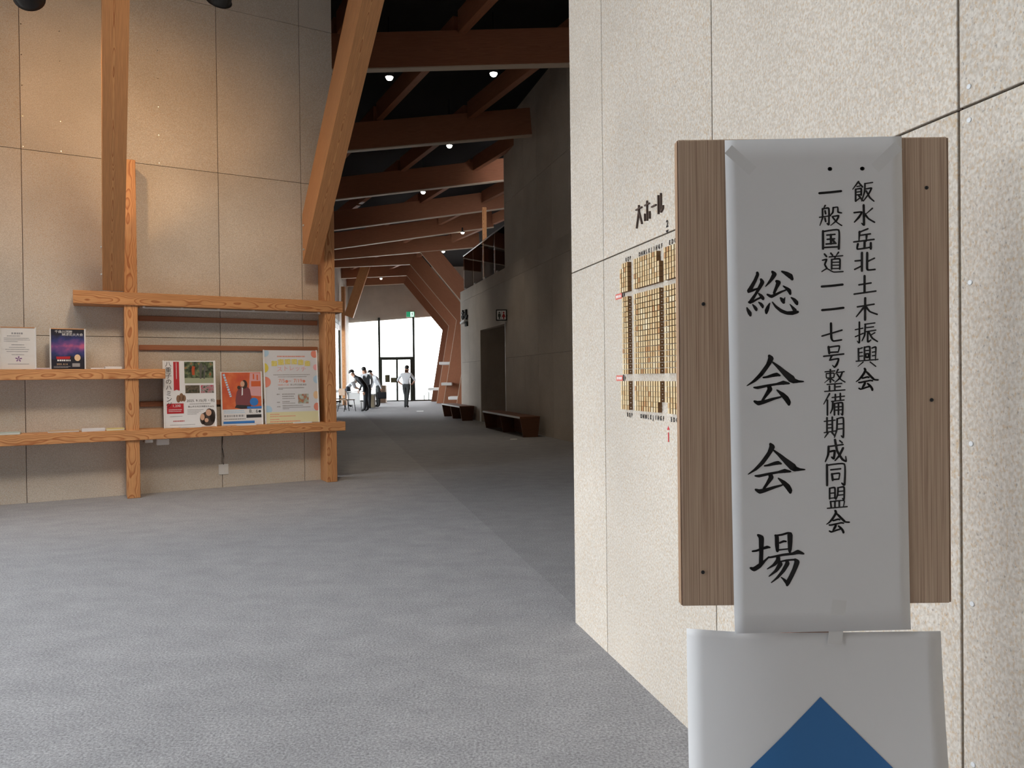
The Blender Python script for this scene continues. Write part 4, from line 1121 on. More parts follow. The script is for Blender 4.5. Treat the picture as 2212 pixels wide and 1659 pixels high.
# brush lettering of the notice: strokes of (right mm, down mm, width mm)
GLYPHS = [[(49.8,222.1,4.4),(50.3,225.6,5.7),(45.7,235.6,5.7),(39.1,246.9,6.9),(35.2,251.9,6.3)],[(34.6,253.8,3.8),(41.6,251.4,4.4),(50.5,248.4,2.5)],[(55.9,233.3,3.8),(58.0,238.4,7.3),(52.4,248.4,5.7),(46.5,257.8,4.4),(40.0,267.2,6.0),(37.4,271.0,5.7)],[(35.5,270.9,4.4),(41.2,270.4,3.8),(48.9,266.1,3.2),(54.7,263.7,3.2)],[(51.3,256.6,1.9),(55.4,260.5,5.7),(58.4,264.4,6.0),(59.0,266.3,3.8)],[(31.5,279.8,1.6),(33.3,284.2,5.0),(36.1,289.3,6.9),(37.3,293.2,3.8)],[(41.1,274.8,1.6),(44.2,278.7,4.7),(46.7,282.5,5.7),(47.3,284.8,3.2)],[(51.3,271.2,1.6),(55.1,274.4,5.0),(57.6,277.6,5.4),(58.1,280.2,3.2)],[(75.1,221.0,3.8),(78.5,225.5,8.2),(73.6,233.6,5.7),(68.4,239.9,3.8),(63.2,245.5,1.3)],[(91.0,220.7,2.5),(98.5,224.6,6.9),(105.4,229.2,8.8),(108.5,234.3,4.4)],[(81.8,236.9,4.4),(85.2,239.5,8.2),(82.2,246.4,5.7),(77.6,256.5,4.4)],[(66.2,258.8,3.2),(73.1,262.1,5.7),(80.7,259.1,4.4),(89.7,254.8,3.5),(98.0,251.8,2.5)],[(93.0,245.1,1.9),(98.7,249.3,5.0),(103.0,253.1,6.9),(104.8,258.8,3.8)],[(70.0,273.4,1.9),(67.0,279.7,5.7),(64.7,285.4,6.9),(64.0,289.8,3.8)],[(74.5,271.6,1.9),(80.3,279.3,4.4),(89.1,286.4,5.7),(98.5,290.3,5.7),(108.0,290.5,6.9),(116.9,289.0,4.4)],[(103.9,275.9,1.3),(107.6,280.4,3.8),(111.9,286.1,6.9)],[(88.2,264.9,2.5),(91.3,268.7,6.9),(93.5,272.6,5.0)],[(95.8,264.4,1.3),(93.8,270.0,4.4)],[(106.0,264.6,1.9),(111.0,268.4,5.7),(114.7,272.9,6.9),(115.9,276.1,3.8)],[(67.4,361.0,3.9),(70.3,365.9,9.8),(65.2,376.4,7.2),(53.7,391.4,6.9),(41.6,402.4,4.9),(29.0,410.5,1.3)],[(73.1,371.9,2.6),(82.2,379.8,5.9),(93.2,390.4,9.2),(104.2,400.4,12.4),(108.1,403.7,9.2),(115.9,405.1,4.6),(124.8,405.5,2.0)],[(56.9,397.3,2.6),(63.5,396.4,3.9),(73.4,393.9,5.9),(80.0,392.9,6.5),(85.2,394.6,2.6)],[(40.8,413.6,2.6),(47.3,414.0,4.9),(63.2,411.1,4.3),(79.7,408.7,3.9),(90.9,406.8,7.2),(100.7,408.2,2.6)],[(66.4,413.1,7.2),(67.7,417.1,8.5),(61.6,426.2,5.6),(54.8,435.4,3.9)],[(41.0,436.6,3.3),(48.1,439.9,7.9),(60.0,437.4,5.9),(72.6,433.5,4.6),(85.8,430.4,2.9)],[(79.5,418.5,2.0),(87.9,425.8,7.2),(95.0,433.1,9.2),(98.8,439.6,7.9),(99.4,443.6,3.9)],[(66.5,508.7,3.9),(69.4,513.7,9.8),(64.2,524.1,7.2),(52.8,539.2,6.9),(40.7,550.4,4.9),(28.0,558.6,1.3)],[(72.2,519.6,2.6),(81.3,527.5,5.9),(92.3,538.0,9.2),(103.3,547.9,12.4),(107.2,551.1,9.2),(115.1,552.5,4.6),(123.9,552.8,2.0)],[(55.9,545.1,2.6),(62.5,544.2,3.9),(72.5,541.6,5.9),(79.1,540.6,6.5),(84.3,542.2,2.6)],[(39.8,561.5,2.6),(46.4,561.9,4.9),(62.3,558.9,4.3),(78.8,556.3,3.9),(90.0,554.4,7.2),(99.8,555.7,2.6)],[(65.5,560.9,7.2),(66.7,564.8,8.5),(60.6,574.0,5.6),(53.9,583.2,3.9)],[(40.0,584.5,3.3),(47.2,587.8,7.9),(59.1,585.2,5.9),(71.7,581.3,4.6),(84.9,578.0,2.9)],[(78.6,566.2,2.0),(87.0,573.4,7.2),(94.1,580.6,9.2),(97.9,587.2,7.9),(98.5,591.1,3.9)],[(42.3,660.7,3.5),(47.9,665.6,9.1),(47.6,679.0,8.1),(47.3,693.0,7.0),(46.3,709.2,7.0)],[(32.6,687.8,2.8),(39.0,687.1,3.5),(48.9,683.9,4.2),(57.4,681.4,5.3),(62.4,682.0,2.1)],[(28.9,715.7,3.5),(34.8,717.8,7.7),(44.1,712.1,7.7),(52.8,704.3,3.9),(59.9,697.9,2.8)],[(71.6,662.0,3.5),(74.0,664.8,7.0),(74.1,678.8,7.0),(74.6,688.0,4.9)],[(73.3,662.3,2.8),(83.3,660.9,3.5),(92.5,658.4,3.5),(96.7,660.4,7.0)],[(96.3,661.9,9.1),(96.0,675.2,8.1),(95.5,685.7,6.7),(95.4,689.9,4.2)],[(78.8,674.6,3.2),(85.2,672.1,3.9),(89.4,672.4,2.8)],[(76.4,686.5,2.8),(92.0,685.0,2.5)],[(59.2,698.6,2.8),(64.9,698.2,3.5),(82.6,694.9,4.2),(100.3,693.1,4.6),(108.8,690.6,7.7),(118.6,693.7,2.8)],[(75.5,697.8,6.3),(75.4,703.4,7.7),(68.2,711.2,4.9),(56.7,718.0,1.4)],[(78.2,705.5,3.5),(78.8,710.4,8.4),(71.5,721.0,5.6),(59.3,730.6,1.4)],[(78.8,706.2,2.8),(89.5,704.0,3.2),(102.2,703.2,3.2)],[(89.5,704.7,4.9),(90.8,709.6,7.7),(83.5,721.6,6.3),(73.4,732.9,4.2),(63.3,741.1,1.4)],[(103.6,703.2,4.2),(107.1,707.4,9.1),(102.6,719.4,7.7),(96.7,731.4,7.7),(90.9,741.9,7.7),(89.7,745.8,4.2)],[(79.8,732.2,1.4),(84.6,736.4,4.2),(89.5,741.9,6.3)],[(223.2,74.0,3.1),(213.0,86.7,1.6)],[(223.2,75.4,3.1),(229.5,83.0,3.1)],[(220.2,82.1,2.2),(225.2,81.6,2.2)],[(218.0,86.8,3.1),(217.6,106.5,3.1)],[(218.0,86.8,2.2),(227.3,85.7,3.1),(227.1,96.5,3.1)],[(218.6,91.6,2.2),(226.5,90.8,2.2)],[(218.5,96.3,2.2),(226.4,95.5,2.2)],[(217.6,106.5,2.2),(224.9,101.2,2.2)],[(222.8,97.1,3.1),(229.1,105.4,3.1)],[(233.2,77.7,2.2),(246.8,76.0,2.2)],[(233.9,77.7,3.1),(232.9,91.3,3.1),(227.6,106.7,1.6)],[(235.2,86.6,2.2),(244.5,85.5,3.1),(239.3,95.5,3.1),(230.5,106.8,1.6)],[(235.8,90.0,3.1),(241.4,101.0,3.1),(248.4,107.3,2.2)],[(230.9,113.6,4.0),(230.9,130.9,4.0),(230.6,146.2,4.0),(226.4,143.3,1.4)],[(214.5,125.7,2.8),(227.4,124.9,2.8),(222.3,133.5,4.0),(214.6,141.6,2.0)],[(245.4,119.1,2.8),(233.4,129.2,1.4)],[(232.4,128.2,4.0),(238.7,136.3,2.8),(248.6,142.4,2.8)],[(237.1,153.0,2.8),(222.0,158.8,2.8)],[(223.0,157.8,4.0),(221.7,173.7,2.0)],[(222.9,163.9,2.8),(241.2,161.6,2.8)],[(234.8,163.8,4.0),(233.9,174.0,2.0)],[(212.9,174.5,2.8),(247.3,170.9,2.8)],[(231.2,173.2,4.0),(230.9,185.1,4.0)],[(219.9,178.1,4.0),(219.0,186.6,2.8),(242.5,183.7,2.8)],[(241.6,176.9,4.0),(241.4,186.3,4.0)],[(226.4,192.9,4.0),(225.8,222.9,4.0)],[(214.6,206.2,2.8),(225.1,205.5,2.8)],[(213.6,220.3,2.8),(226.0,214.5,2.8)],[(235.2,193.1,4.0),(234.7,219.5,4.0),(238.1,221.7,2.8),(248.0,221.0,2.8)],[(247.2,202.3,2.8),(235.6,207.5,2.8)],[(230.2,231.5,4.0),(229.7,258.6,4.0)],[(220.4,246.1,2.8),(241.0,243.4,2.8)],[(212.1,261.4,2.8),(248.8,257.1,2.8)],[(230.6,268.5,4.0),(229.9,304.7,4.0)],[(217.3,282.8,2.8),(245.5,278.9,2.8)],[(230.3,281.2,4.0),(215.3,299.1,2.0)],[(231.4,282.3,4.0),(238.2,291.1,2.8),(250.4,296.0,2.8)],[(220.3,308.4,3.1),(219.7,342.1,3.1),(216.0,339.6,1.1)],[(213.3,320.8,2.2),(226.1,318.5,2.2)],[(213.1,332.5,2.2),(226.7,327.0,2.2)],[(229.2,312.1,2.2),(246.4,310.2,2.2)],[(230.3,312.1,3.1),(228.9,329.9,3.1),(224.2,339.7,1.6)],[(232.1,317.8,2.2),(244.1,316.6,2.2)],[(230.5,324.6,2.2),(247.7,322.3,2.2)],[(234.2,324.6,3.1),(233.9,341.3,3.1),(239.2,338.5,2.2)],[(246.1,326.5,2.2),(238.6,330.7,2.2)],[(235.7,325.0,3.1),(241.5,335.3,3.1),(250.4,341.5,2.2)],[(218.0,352.6,3.1),(218.3,372.3,3.1)],[(218.7,353.3,2.2),(224.6,351.3,2.2)],[(219.3,359.4,2.2),(224.4,358.8,2.2)],[(219.2,365.5,2.2),(225.1,364.9,2.2)],[(228.3,350.4,3.1),(227.9,371.0,3.1)],[(228.3,350.7,2.2),(237.1,350.1,3.1),(236.7,371.1,3.1)],[(230.4,356.1,2.2),(234.8,355.9,2.2)],[(230.3,361.6,2.2),(234.7,361.6,3.1),(234.6,367.0,3.1),(230.2,367.0,3.1),(230.3,361.6,3.1)],[(240.7,352.2,2.2),(247.3,350.9,3.1),(246.2,372.6,1.6)],[(241.3,359.0,2.2),(245.7,358.4,2.2)],[(241.2,365.1,2.2),(245.6,364.5,2.2)],[(213.9,373.6,2.2),(250.6,371.3,2.2)],[(225.6,375.1,2.2),(216.7,382.5,1.1)],[(237.3,375.2,2.2),(246.7,382.8,2.2)],[(228.0,386.4,4.0),(229.1,388.6,4.0),(227.2,393.1,4.0),(222.8,399.5,4.0),(218.1,404.3,2.8),(213.3,407.8,1.4)],[(230.2,391.1,2.8),(233.7,394.5,4.0),(237.9,399.1,4.0),(242.1,403.4,4.0),(243.6,404.8,2.8),(246.6,405.4,2.8),(250.0,405.6,2.8)],[(224.0,402.1,2.8),(226.5,401.7,2.8),(230.3,400.6,2.8),(232.8,400.2,2.8),(234.8,400.9,2.8)],[(217.8,409.1,2.8),(220.3,409.2,2.8),(226.4,408.0,2.8),(232.7,407.0,2.8),(237.0,406.2,2.8),(240.8,406.8,2.8)],[(227.6,408.9,4.0),(228.1,410.6,4.0),(225.8,414.5,4.0),(223.2,418.5,2.0)],[(217.9,419.0,2.8),(220.6,420.4,2.8),(225.2,419.3,2.8),(230.0,417.7,2.8),(235.0,416.3,2.8)],[(232.6,411.2,2.8),(235.8,414.3,4.0),(238.5,417.5,4.0),(240.0,420.3,4.0),(240.2,422.0,4.0)],[(156.9,91.9,3.9),(175.2,90.8,3.9),(193.5,89.2,3.9)],[(166.2,112.7,3.1),(163.1,118.1,1.6)],[(161.6,118.0,3.1),(161.3,133.0,3.1),(156.6,145.8,1.6)],[(161.6,118.7,2.2),(172.1,117.6,3.1),(171.6,144.2,3.1),(168.6,142.7,2.2)],[(156.1,132.2,2.2),(174.8,129.9,2.2)],[(165.7,121.6,3.1),(166.7,126.3,3.1)],[(165.4,133.8,3.1),(166.4,139.3,3.1)],[(179.6,116.5,3.1),(178.7,124.6,3.1),(174.9,128.6,1.6)],[(179.6,116.5,2.2),(187.1,116.0,2.2),(187.6,124.1,3.1),(193.6,125.6,2.2)],[(177.8,131.4,2.2),(188.3,130.3,3.1),(184.4,138.3,3.1),(174.5,146.3,1.1)],[(178.5,132.8,3.1),(185.1,141.1,2.2),(193.2,146.7,2.2)],[(161.5,155.4,4.0),(161.0,184.7,4.0)],[(161.5,156.1,2.8),(188.0,154.1,2.8),(187.4,185.2,4.0)],[(161.6,182.7,2.8),(186.9,182.0,2.8)],[(167.7,162.1,2.8),(181.6,161.1,2.8)],[(168.2,169.2,2.8),(180.8,168.5,2.8)],[(166.3,177.0,2.8),(183.0,176.1,2.8)],[(174.6,161.6,4.0),(174.4,176.5,4.0)],[(177.9,170.7,4.0),(180.7,174.7,4.0)],[(163.2,193.6,3.1),(166.7,197.8,3.1)],[(159.4,203.9,2.2),(166.6,202.7,3.1),(163.5,211.0,3.1),(167.0,217.3,3.1)],[(158.3,222.7,2.2),(167.0,218.0,2.2),(178.0,223.8,2.2),(194.1,223.4,2.2)],[(173.9,192.4,3.1),(176.7,195.9,3.1)],[(186.8,191.3,3.1),(183.2,196.1,1.6)],[(170.9,198.6,2.2),(193.9,197.0,2.2)],[(181.7,198.1,3.1),(179.5,202.3,1.6)],[(175.2,202.9,3.1),(174.9,218.9,3.1)],[(175.2,202.9,2.2),(188.8,202.4,3.1),(188.5,219.1,3.1)],[(175.8,207.7,2.2),(188.0,207.6,2.2)],[(175.7,212.6,2.2),(187.9,212.5,2.2)],[(174.9,218.2,2.2),(188.5,218.1,2.2)],[(157.8,247.6,3.9),(175.4,246.6,3.9),(192.9,245.0,3.9)],[(157.9,286.9,3.9),(175.8,285.7,3.9),(193.8,283.8,3.9)],[(157.1,330.2,2.8),(190.8,321.0,2.8)],[(172.5,309.3,4.0),(172.8,333.4,4.0),(176.1,338.9,2.8),(189.8,337.3,2.8)],[(167.9,348.5,4.0),(169.0,359.2,4.0)],[(167.9,349.3,2.8),(186.0,347.4,2.8),(183.8,358.0,2.0)],[(169.7,357.8,2.8),(183.8,357.3,2.8)],[(159.5,364.1,2.8),(193.1,360.9,2.8)],[(173.0,363.6,4.0),(169.5,370.6,2.0)],[(169.5,370.6,2.8),(184.3,368.7,2.8),(181.4,377.9,4.0),(177.3,382.8,2.8),(174.0,379.2,1.4)],[(161.3,390.1,2.2),(177.8,388.9,2.2)],[(163.3,393.1,2.2),(176.3,392.5,2.2),(175.5,399.7,2.2),(163.9,400.3,2.2),(163.3,393.1,1.6)],[(170.3,386.6,3.1),(169.9,407.7,3.1)],[(169.3,401.1,2.2),(160.3,408.3,1.1)],[(170.7,401.1,2.2),(176.1,405.6,2.2)],[(183.3,386.7,3.1),(179.1,394.0,1.6)],[(181.2,391.8,2.2),(193.5,390.5,2.2)],[(190.1,391.9,3.1),(185.8,401.3,3.1),(177.4,408.5,1.1)],[(181.8,394.7,3.1),(187.8,403.5,2.2),(194.6,407.9,2.2)],[(164.3,411.3,2.2),(189.1,410.0,2.2)],[(177.4,411.4,3.1),(177.2,421.6,3.1)],[(178.7,415.8,2.2),(186.9,415.1,2.2)],[(168.4,414.2,3.1),(168.3,421.5,3.1)],[(160.0,422.9,2.2),(194.3,421.0,2.2)],[(168.2,426.8,3.1),(158.0,444.2,1.6)],[(164.5,437.7,3.1),(164.0,462.4,3.1)],[(172.3,433.4,2.2),(193.4,431.4,2.2)],[(178.0,428.3,3.1),(177.8,438.5,3.1)],[(186.4,426.9,3.1),(186.2,437.8,3.1)],[(171.4,439.9,2.2),(192.5,437.9,2.2)],[(173.6,439.9,3.1),(172.6,452.3,3.1),(169.0,459.5,1.6)],[(176.3,443.6,3.1),(175.9,462.5,3.1)],[(176.3,443.6,2.2),(189.6,442.6,3.1),(189.3,462.6,3.1),(186.5,460.4,1.1)],[(176.9,449.4,2.2),(188.8,448.8,2.2)],[(176.8,454.8,2.2),(188.7,454.2,2.2)],[(183.0,442.9,3.1),(182.6,461.8,3.1)],[(158.3,473.1,2.2),(176.8,471.2,2.2)],[(163.2,466.9,3.1),(162.7,491.3,3.1)],[(172.1,466.3,3.1),(171.7,490.6,3.1)],[(163.7,478.7,2.2),(171.2,478.1,2.2)],[(163.6,484.3,2.2),(171.1,483.7,2.2)],[(157.9,491.9,2.2),(177.2,489.3,2.2)],[(164.1,492.7,3.1),(158.4,500.3,1.6)],[(171.0,492.0,3.1),(175.7,497.6,3.1)],[(180.3,469.1,3.1),(179.3,487.2,3.1),(174.9,500.4,1.6)],[(180.3,469.1,2.2),(190.6,468.1,3.1),(190.0,499.8,3.1),(186.6,497.7,2.2)],[(180.8,478.1,2.2),(189.8,477.5,2.2)],[(180.7,486.5,2.2),(189.6,485.8,2.2)],[(164.8,515.3,2.8),(189.2,512.4,2.8)],[(164.8,515.3,4.0),(163.8,528.6,4.0),(158.6,540.5,2.0)],[(165.3,524.2,2.8),(174.7,522.7,4.0),(173.0,535.3,4.0),(169.5,533.1,2.8)],[(175.8,504.2,4.0),(179.0,522.7,4.0),(187.3,536.9,4.0),(193.7,540.6,2.8),(193.2,532.4,2.0)],[(189.1,518.3,4.0),(182.4,530.9,4.0),(175.1,539.1,2.0)],[(183.6,505.7,2.8),(187.9,509.4,2.8)],[(161.3,545.8,4.0),(160.7,579.9,4.0)],[(161.3,546.5,2.8),(190.7,545.1,2.8),(190.1,579.2,4.0),(185.7,577.1,2.8)],[(167.5,554.3,2.8),(184.2,552.9,2.8)],[(169.3,561.4,4.0),(170.4,571.4,4.0)],[(169.3,561.4,2.8),(182.1,560.4,2.8),(180.7,570.0,2.0)],[(170.4,570.7,2.8),(180.7,570.0,2.8)],[(164.9,585.2,3.1),(164.5,602.6,3.1)],[(164.9,585.2,2.2),(173.6,584.5,3.1),(173.3,601.9,3.1)],[(165.4,593.6,2.2),(172.8,592.9,2.2)],[(164.6,601.9,2.2),(173.3,601.2,2.2)],[(179.0,584.5,3.1),(178.1,596.3,3.1),(174.6,604.7,1.6)],[(179.0,584.5,2.2),(189.1,583.8,3.1),(188.7,604.0,3.1),(186.0,602.6,2.2)],[(179.5,590.8,2.2),(188.3,590.1,2.2)],[(179.1,597.0,2.2),(188.1,596.3,2.2)],[(165.8,607.5,3.1),(166.9,617.2,3.1)],[(165.8,607.5,2.2),(188.6,606.1,2.2),(187.1,616.5,1.6)],[(173.2,607.5,3.1),(173.0,616.5,3.1)],[(180.6,606.8,3.1),(180.4,616.5,3.1)],[(160.2,618.6,2.2),(193.8,616.5,2.2)],[(173.5,623.2,4.0),(174.7,625.4,4.0),(172.6,630.1,4.0),(168.0,636.7,4.0),(163.2,641.7,2.8),(158.1,645.3,1.4)],[(175.8,628.0,2.8),(179.4,631.5,4.0),(183.8,636.1,4.0),(188.2,640.4,4.0),(189.8,641.9,2.8),(192.9,642.4,2.8),(196.5,642.6,2.8)],[(169.3,639.3,2.8),(171.9,638.9,2.8),(175.9,637.7,2.8),(178.5,637.3,2.8),(180.6,638.0,2.8)],[(162.9,646.6,2.8),(165.5,646.7,2.8),(171.8,645.4,2.8),(178.4,644.2,2.8),(182.9,643.3,2.8),(186.8,643.9,2.8)],[(173.1,646.3,4.0),(173.6,648.0,4.0),(171.2,652.1,4.0),(168.5,656.1,2.0)],[(162.9,656.7,2.8),(165.8,658.2,2.8),(170.5,657.0,2.8),(175.6,655.2,2.8),(180.9,653.8,2.8)],[(178.3,648.6,2.8),(181.7,651.7,4.0),(184.5,654.9,4.0),(186.0,657.8,4.0),(186.3,659.5,4.0)],[(229.1,52.6,6.5),(230.7,52.6,6.5)],[(174.7,51.9,6.5),(176.3,51.9,6.5)]]
# ================================================================ RIGHT: sign stand, wall lettering, seating plan
SG = (0.507, 1.235, 0)
st = thing('sign_stand', SG, 'plywood notice board on a wooden post standing in front of the pale wall', 'sign stand')
bd = box('board', (-0.226, -0.009, 0.793), (0.226, 0.009, 1.575), MAT['ply'], st, 0.002)
for sx in (-1, 1):                      # pale plies showing on the sawn edges
    for y0, y1, m_ in ((-0.0088, -0.0045, 'plyedge'), (-0.0015, 0.003, 'plyedge'), (0.0055, 0.0088, 'plyedge')):
        box('edge_ply', (sx * 0.2264 - 0.0006, y0, 0.795), (sx * 0.2264 + 0.0006, y1, 1.573), MAT[m_], st)
timber('post', (0, 0.035, 0.02), (0, 0.035, 1.50), 0.05, 0.07, MAT['glulam'], st, up=(1, 0, 0))
for a in range(4):
    d = Vector((math.cos(a * PI / 2 + PI / 4), math.sin(a * PI / 2 + PI / 4), 0))
    timber('foot', Vector((0, 0.035, 0.02)) + d * 0.02, Vector((0, 0.035, 0.02)) + d * 0.22, 0.05, 0.04, MAT['glulam'], st)
for x, z in ((-0.185, 1.30), (0.196, 1.135), (0.19, 1.49), (-0.19, 0.85)):
    obj('nail', lathe_mesh('nail', [(0, 0.0012), (0.003, 0.0010), (0.0032, 0)], MAT['black'], 10), st, T((x, -0.0092, z)) @ Matrix.Rotation(PI / 2, 4, 'X'))

def sheet_mesh(name, w, h, mat, bend, nx=16, nz=24, thick=0.0004):
    """paper hanging from its top edge; bend(u, v) gives the offset towards the viewer"""
    V, F = [], []
    for j in range(nz + 1):
        for i in range(nx + 1):
            u, v = i / nx, j / nz
            V.append(((u - 0.5) * w, -bend(u, v), -v * h))
    n = len(V)
    V += [(x, y + thick, z) for x, y, z in V]
    for j in range(nz):
        for i in range(nx):
            a = j * (nx + 1) + i
            F.append((a, a + nx + 1, a + nx + 2, a + 1))
            F.append((a + n, a + 1 + n, a + nx + 2 + n, a + nx + 1 + n))
    rim = [i for i in range(nx + 1)] + [(j + 1) * (nx + 1) - 1 for j in range(1, nz + 1)] + [nz * (nx + 1) + i for i in range(nx - 1, -1, -1)] + [j * (nx + 1) for j in range(nz - 1, 0, -1)]
    for k in range(len(rim)):
        a, b = rim[k], rim[(k + 1) % len(rim)]
        F.append((a, b, b + n, a + n))
    me = mesh_from(name, V, F, mat, None, True)
    return me
def bend1(u, v):
    return 0.0012 + 0.0012 * min(1.0, max(0.0, (v - 0.08) / 0.15)) * math.sin(v * 9) * math.sin(u * 3.1) + 0.004 * max(0, v - 0.95) / 0.05 * 0.4
ps = thing('notice_sheet', Matrix.Translation((0.507, 1.2245, 1.574)) @ Matrix.Rotation(-0.011, 4, 'Y'), 'long white paper with black brush lettering pinned on the plywood board', 'notice')
obj('paper', sheet_mesh('paper', 0.295, 0.825, MAT['paper'], bend1), ps)
ink = ribbon_mesh('lettering', GLYPHS, MAT['ink'], -0.0038)
ink.transform(Matrix.Translation((-0.1475, 0, 0)) @ Matrix.Diagonal((0.295 / 0.297, 1, 1, 1)))
for v_ in ink.vertices:                # the ink lies on the gently waving paper
    v_.co.y = -bend1(v_.co.x / 0.295 + 0.5, -v_.co.z / 0.825) - 0.00035
obj('lettering', ink, ps)
tape = flat('clear_tape', (0.715, 0.72, 0.725), 0.6)
for x, rot in ((-0.122, 0.75), (0.122, -0.75)):
    obj('tape', box_mesh('tape', 0.055, 0.0002, 0.018, flat('matte_tape', (0.725, 0.735, 0.75), 0.6)), ps, T((x, -0.0014, -0.034)) @ Matrix.Rotation(rot, 4, 'Y'))
def bend2(u, v):
    return 0.002 + 0.028 * v * max(0.0, u - 0.2) ** 2 + 0.012 * v * v - 0.16 * max(0.0, 0.42 - u) ** 2
ps2 = thing('arrow_sheet', (0.505, 1.2265, 0.7465), 'white sheet with a big blue upward arrow taped below the lettered paper', 'notice')
obj('paper', sheet_mesh('paper', 0.42, 0.297, MAT['paper'], bend2), ps2)
# the arrow follows the curl of its sheet
def on_sheet(x, z, lift=0.0008):
    return (x, -bend2(x / 0.42 + 0.5, -z / 0.297) - lift, z)
V, F = [], []
rows = 22
tip, wid_at = (0.006, -0.107), lambda t: 0.150 * t
for j in range(rows + 1):
    t = j / rows
    z = tip[1] - 0.150 * t
    for i in range(13):
        V.append(on_sheet(tip[0] + (i / 6 - 1) * wid_at(max(t, 0.002)), z))
for j in range(rows):
    for i in range(12):
        a = j * 13 + i
        F.append((a, a + 13, a + 14, a + 1))
b = len(V)
for j in range(3):
    for i in range(5):
        V.append(on_sheet(tip[0] + (i / 2 - 1) * 0.07, tip[1] - 0.150 - 0.018 * j))
for j in range(2):
    for i in range(4):
        a = b + j * 5 + i
        F.append((a, a + 5, a + 6, a + 1))
obj('arrow_print', mesh_from('arrow_print', V, F, MAT['blue']), ps2)
for x in (0.035,):
    obj('tape', box_mesh('tape', 0.024, 0.0002, 0.075, tape), ps2, T((x, -0.0044, 0.018)) @ Matrix.Rotation(0.12, 4, 'Y'))

# ---- screws in the near boards
scr = lathe_mesh('screw', [(0, 0.0012), (0.0035, 0.0015), (0.0048, 0.0012), (0.005, 0)], flat('screw_white', (0.72, 0.75, 0.78), 0.35), 12)
wr = bpy.data.objects['wall_right']
inv = wr.matrix_world.inverted()
for k in range(2, 5):
    s = 0.405 + 0.893 * k + 0.024
    for z in (0.14, 0.445, 0.747, 1.047, 1.348, 1.65, 1.712, 2.01, 2.31, 2.61, 2.91, 3.2, 3.47):
        obj('screw', scr, wr, inv @ FR @ T((s, -0.0002, z)) @ Matrix.Rotation(PI / 2, 4, 'X'))
wl = bpy.data.objects['wall_left']
invl = wl.matrix_world.inverted()
scs = lathe_mesh('screw', [(0, 0.0015), (0.004, 0.002), (0.006, 0.0015), (0.0065, 0)], flat('screw_bright', (0.85, 0.82, 0.75), 0.2, 0.9), 12)
for s in (-2.55, -2.16, -1.66, -2.90 + 0.03):
    for z in (3.51, 3.81, 4.11, 4.41, 4.71):
        obj('screw', scs, wl, invl @ FL @ T((s, -0.0002, z)) @ Matrix.Rotation(PI / 2, 4, 'X'))

# ---- raised wall lettering
brown = flat('bronze_letters', (0.085, 0.055, 0.045), 0.5)
WL = thing('wall_lettering', FR @ T((0.862, 0, 1.752)) @ Matrix.Diagonal((0.86, 1, 0.82, 1)), 'raised dark brown hall name lettering above the seating plan', 'lettering')
def bar_strokes(name, strokes, parent, mat, depth=0.007, r=0.0031, dx=0.0):
    """square-section raised strokes in (x, z)"""
    V, F = [], []
    for (x0, z0), (x1, z1) in strokes:
        a, b = Vector((x0 + dx, z0)), Vector((x1 + dx, z1))
        d = (b - a).normalized() * r
        n = Vector((-d.y, d.x))
        k = len(V)
        for y in (0.0, -depth):
            for q_ in (a - n - d * .3, a + n - d * .3, b + n + d * .3, b - n + d * .3):
                V.append((q_.x, y, q_.y))
        F += [(k, k + 1, k + 2, k + 3), (k + 7, k + 6, k + 5, k + 4)] + [(k + i, k + 4 + i, k + 4 + (i + 1) % 4, k + (i + 1) % 4) for i in range(4)]
    me = mesh_from(name, V, F, mat)
    bm = bmesh.new(); bm.from_mesh(me); bmesh.ops.recalc_face_normals(bm, faces=bm.faces[:]); bm.to_mesh(me); bm.free()
    return obj(name, me, parent)
# the four characters of the hall name, each a part; x measured from the group centre
bar_strokes('character', [((-0.135, 0.073), (-0.075, 0.073)), ((-0.105, 0.088), (-0.105, 0.062)), ((-0.105, 0.062), (-0.130, -0.012)), ((-0.105, 0.062), (-0.075, -0.002))], WL, brown)
bar_strokes('character', [((-0.044, 0.072), (0.0, 0.072)), ((-0.022, 0.088), (-0.022, 0.0)), ((-0.045, 0.035), (-0.045, 0.004)), ((0.002, 0.035), (0.002, 0.004))], WL, brown)
bar_strokes('character', [((0.022, 0.050), (0.062, 0.050))], WL, brown)
bar_strokes('character', [((0.085, 0.085), (0.085, 0.005)), ((0.108, 0.088), (0.108, 0.008)), ((0.108, 0.008), (0.124, 0.018)), ((0.124, 0.018), (0.126, 0.032))], WL, brown)

# ---- seating plan of small wooden blocks
SP = thing('seating_plan', FR @ T((0.868, 0, 1.04)), 'wall-mounted hall seating plan built from rows of small wooden blocks', 'seating plan')
pale = [flat('seat_front_%d' % i, c, 0.55) for i, c in enumerate([(0.68, 0.50, 0.27), (0.74, 0.58, 0.34), (0.60, 0.40, 0.20), (0.50, 0.27, 0.12), (0.80, 0.68, 0.46)])]
side = flat('seat_side', (0.20, 0.105, 0.04), 0.6)
CWD, CHT, CDP = 0.0138, 0.0176, 0.017
def chip_mesh(front):
    me = box_mesh('seat_block', CWD, CDP, CHT, front)
    me.materials.append(side)
    for pl in me.polygons:
        pl.material_index = 0 if pl.normal.y < -0.5 or pl.normal.x < -0.5 else 1
    return me
chips = [chip_mesh(m_) for m_ in pale]
pitch = 0.0201
blocks = []            # (column x, row z)
secs = [(1.625, 6, 0.0190), (1.493, 15, 0.0203), (1.163, 6, 0.0188)]
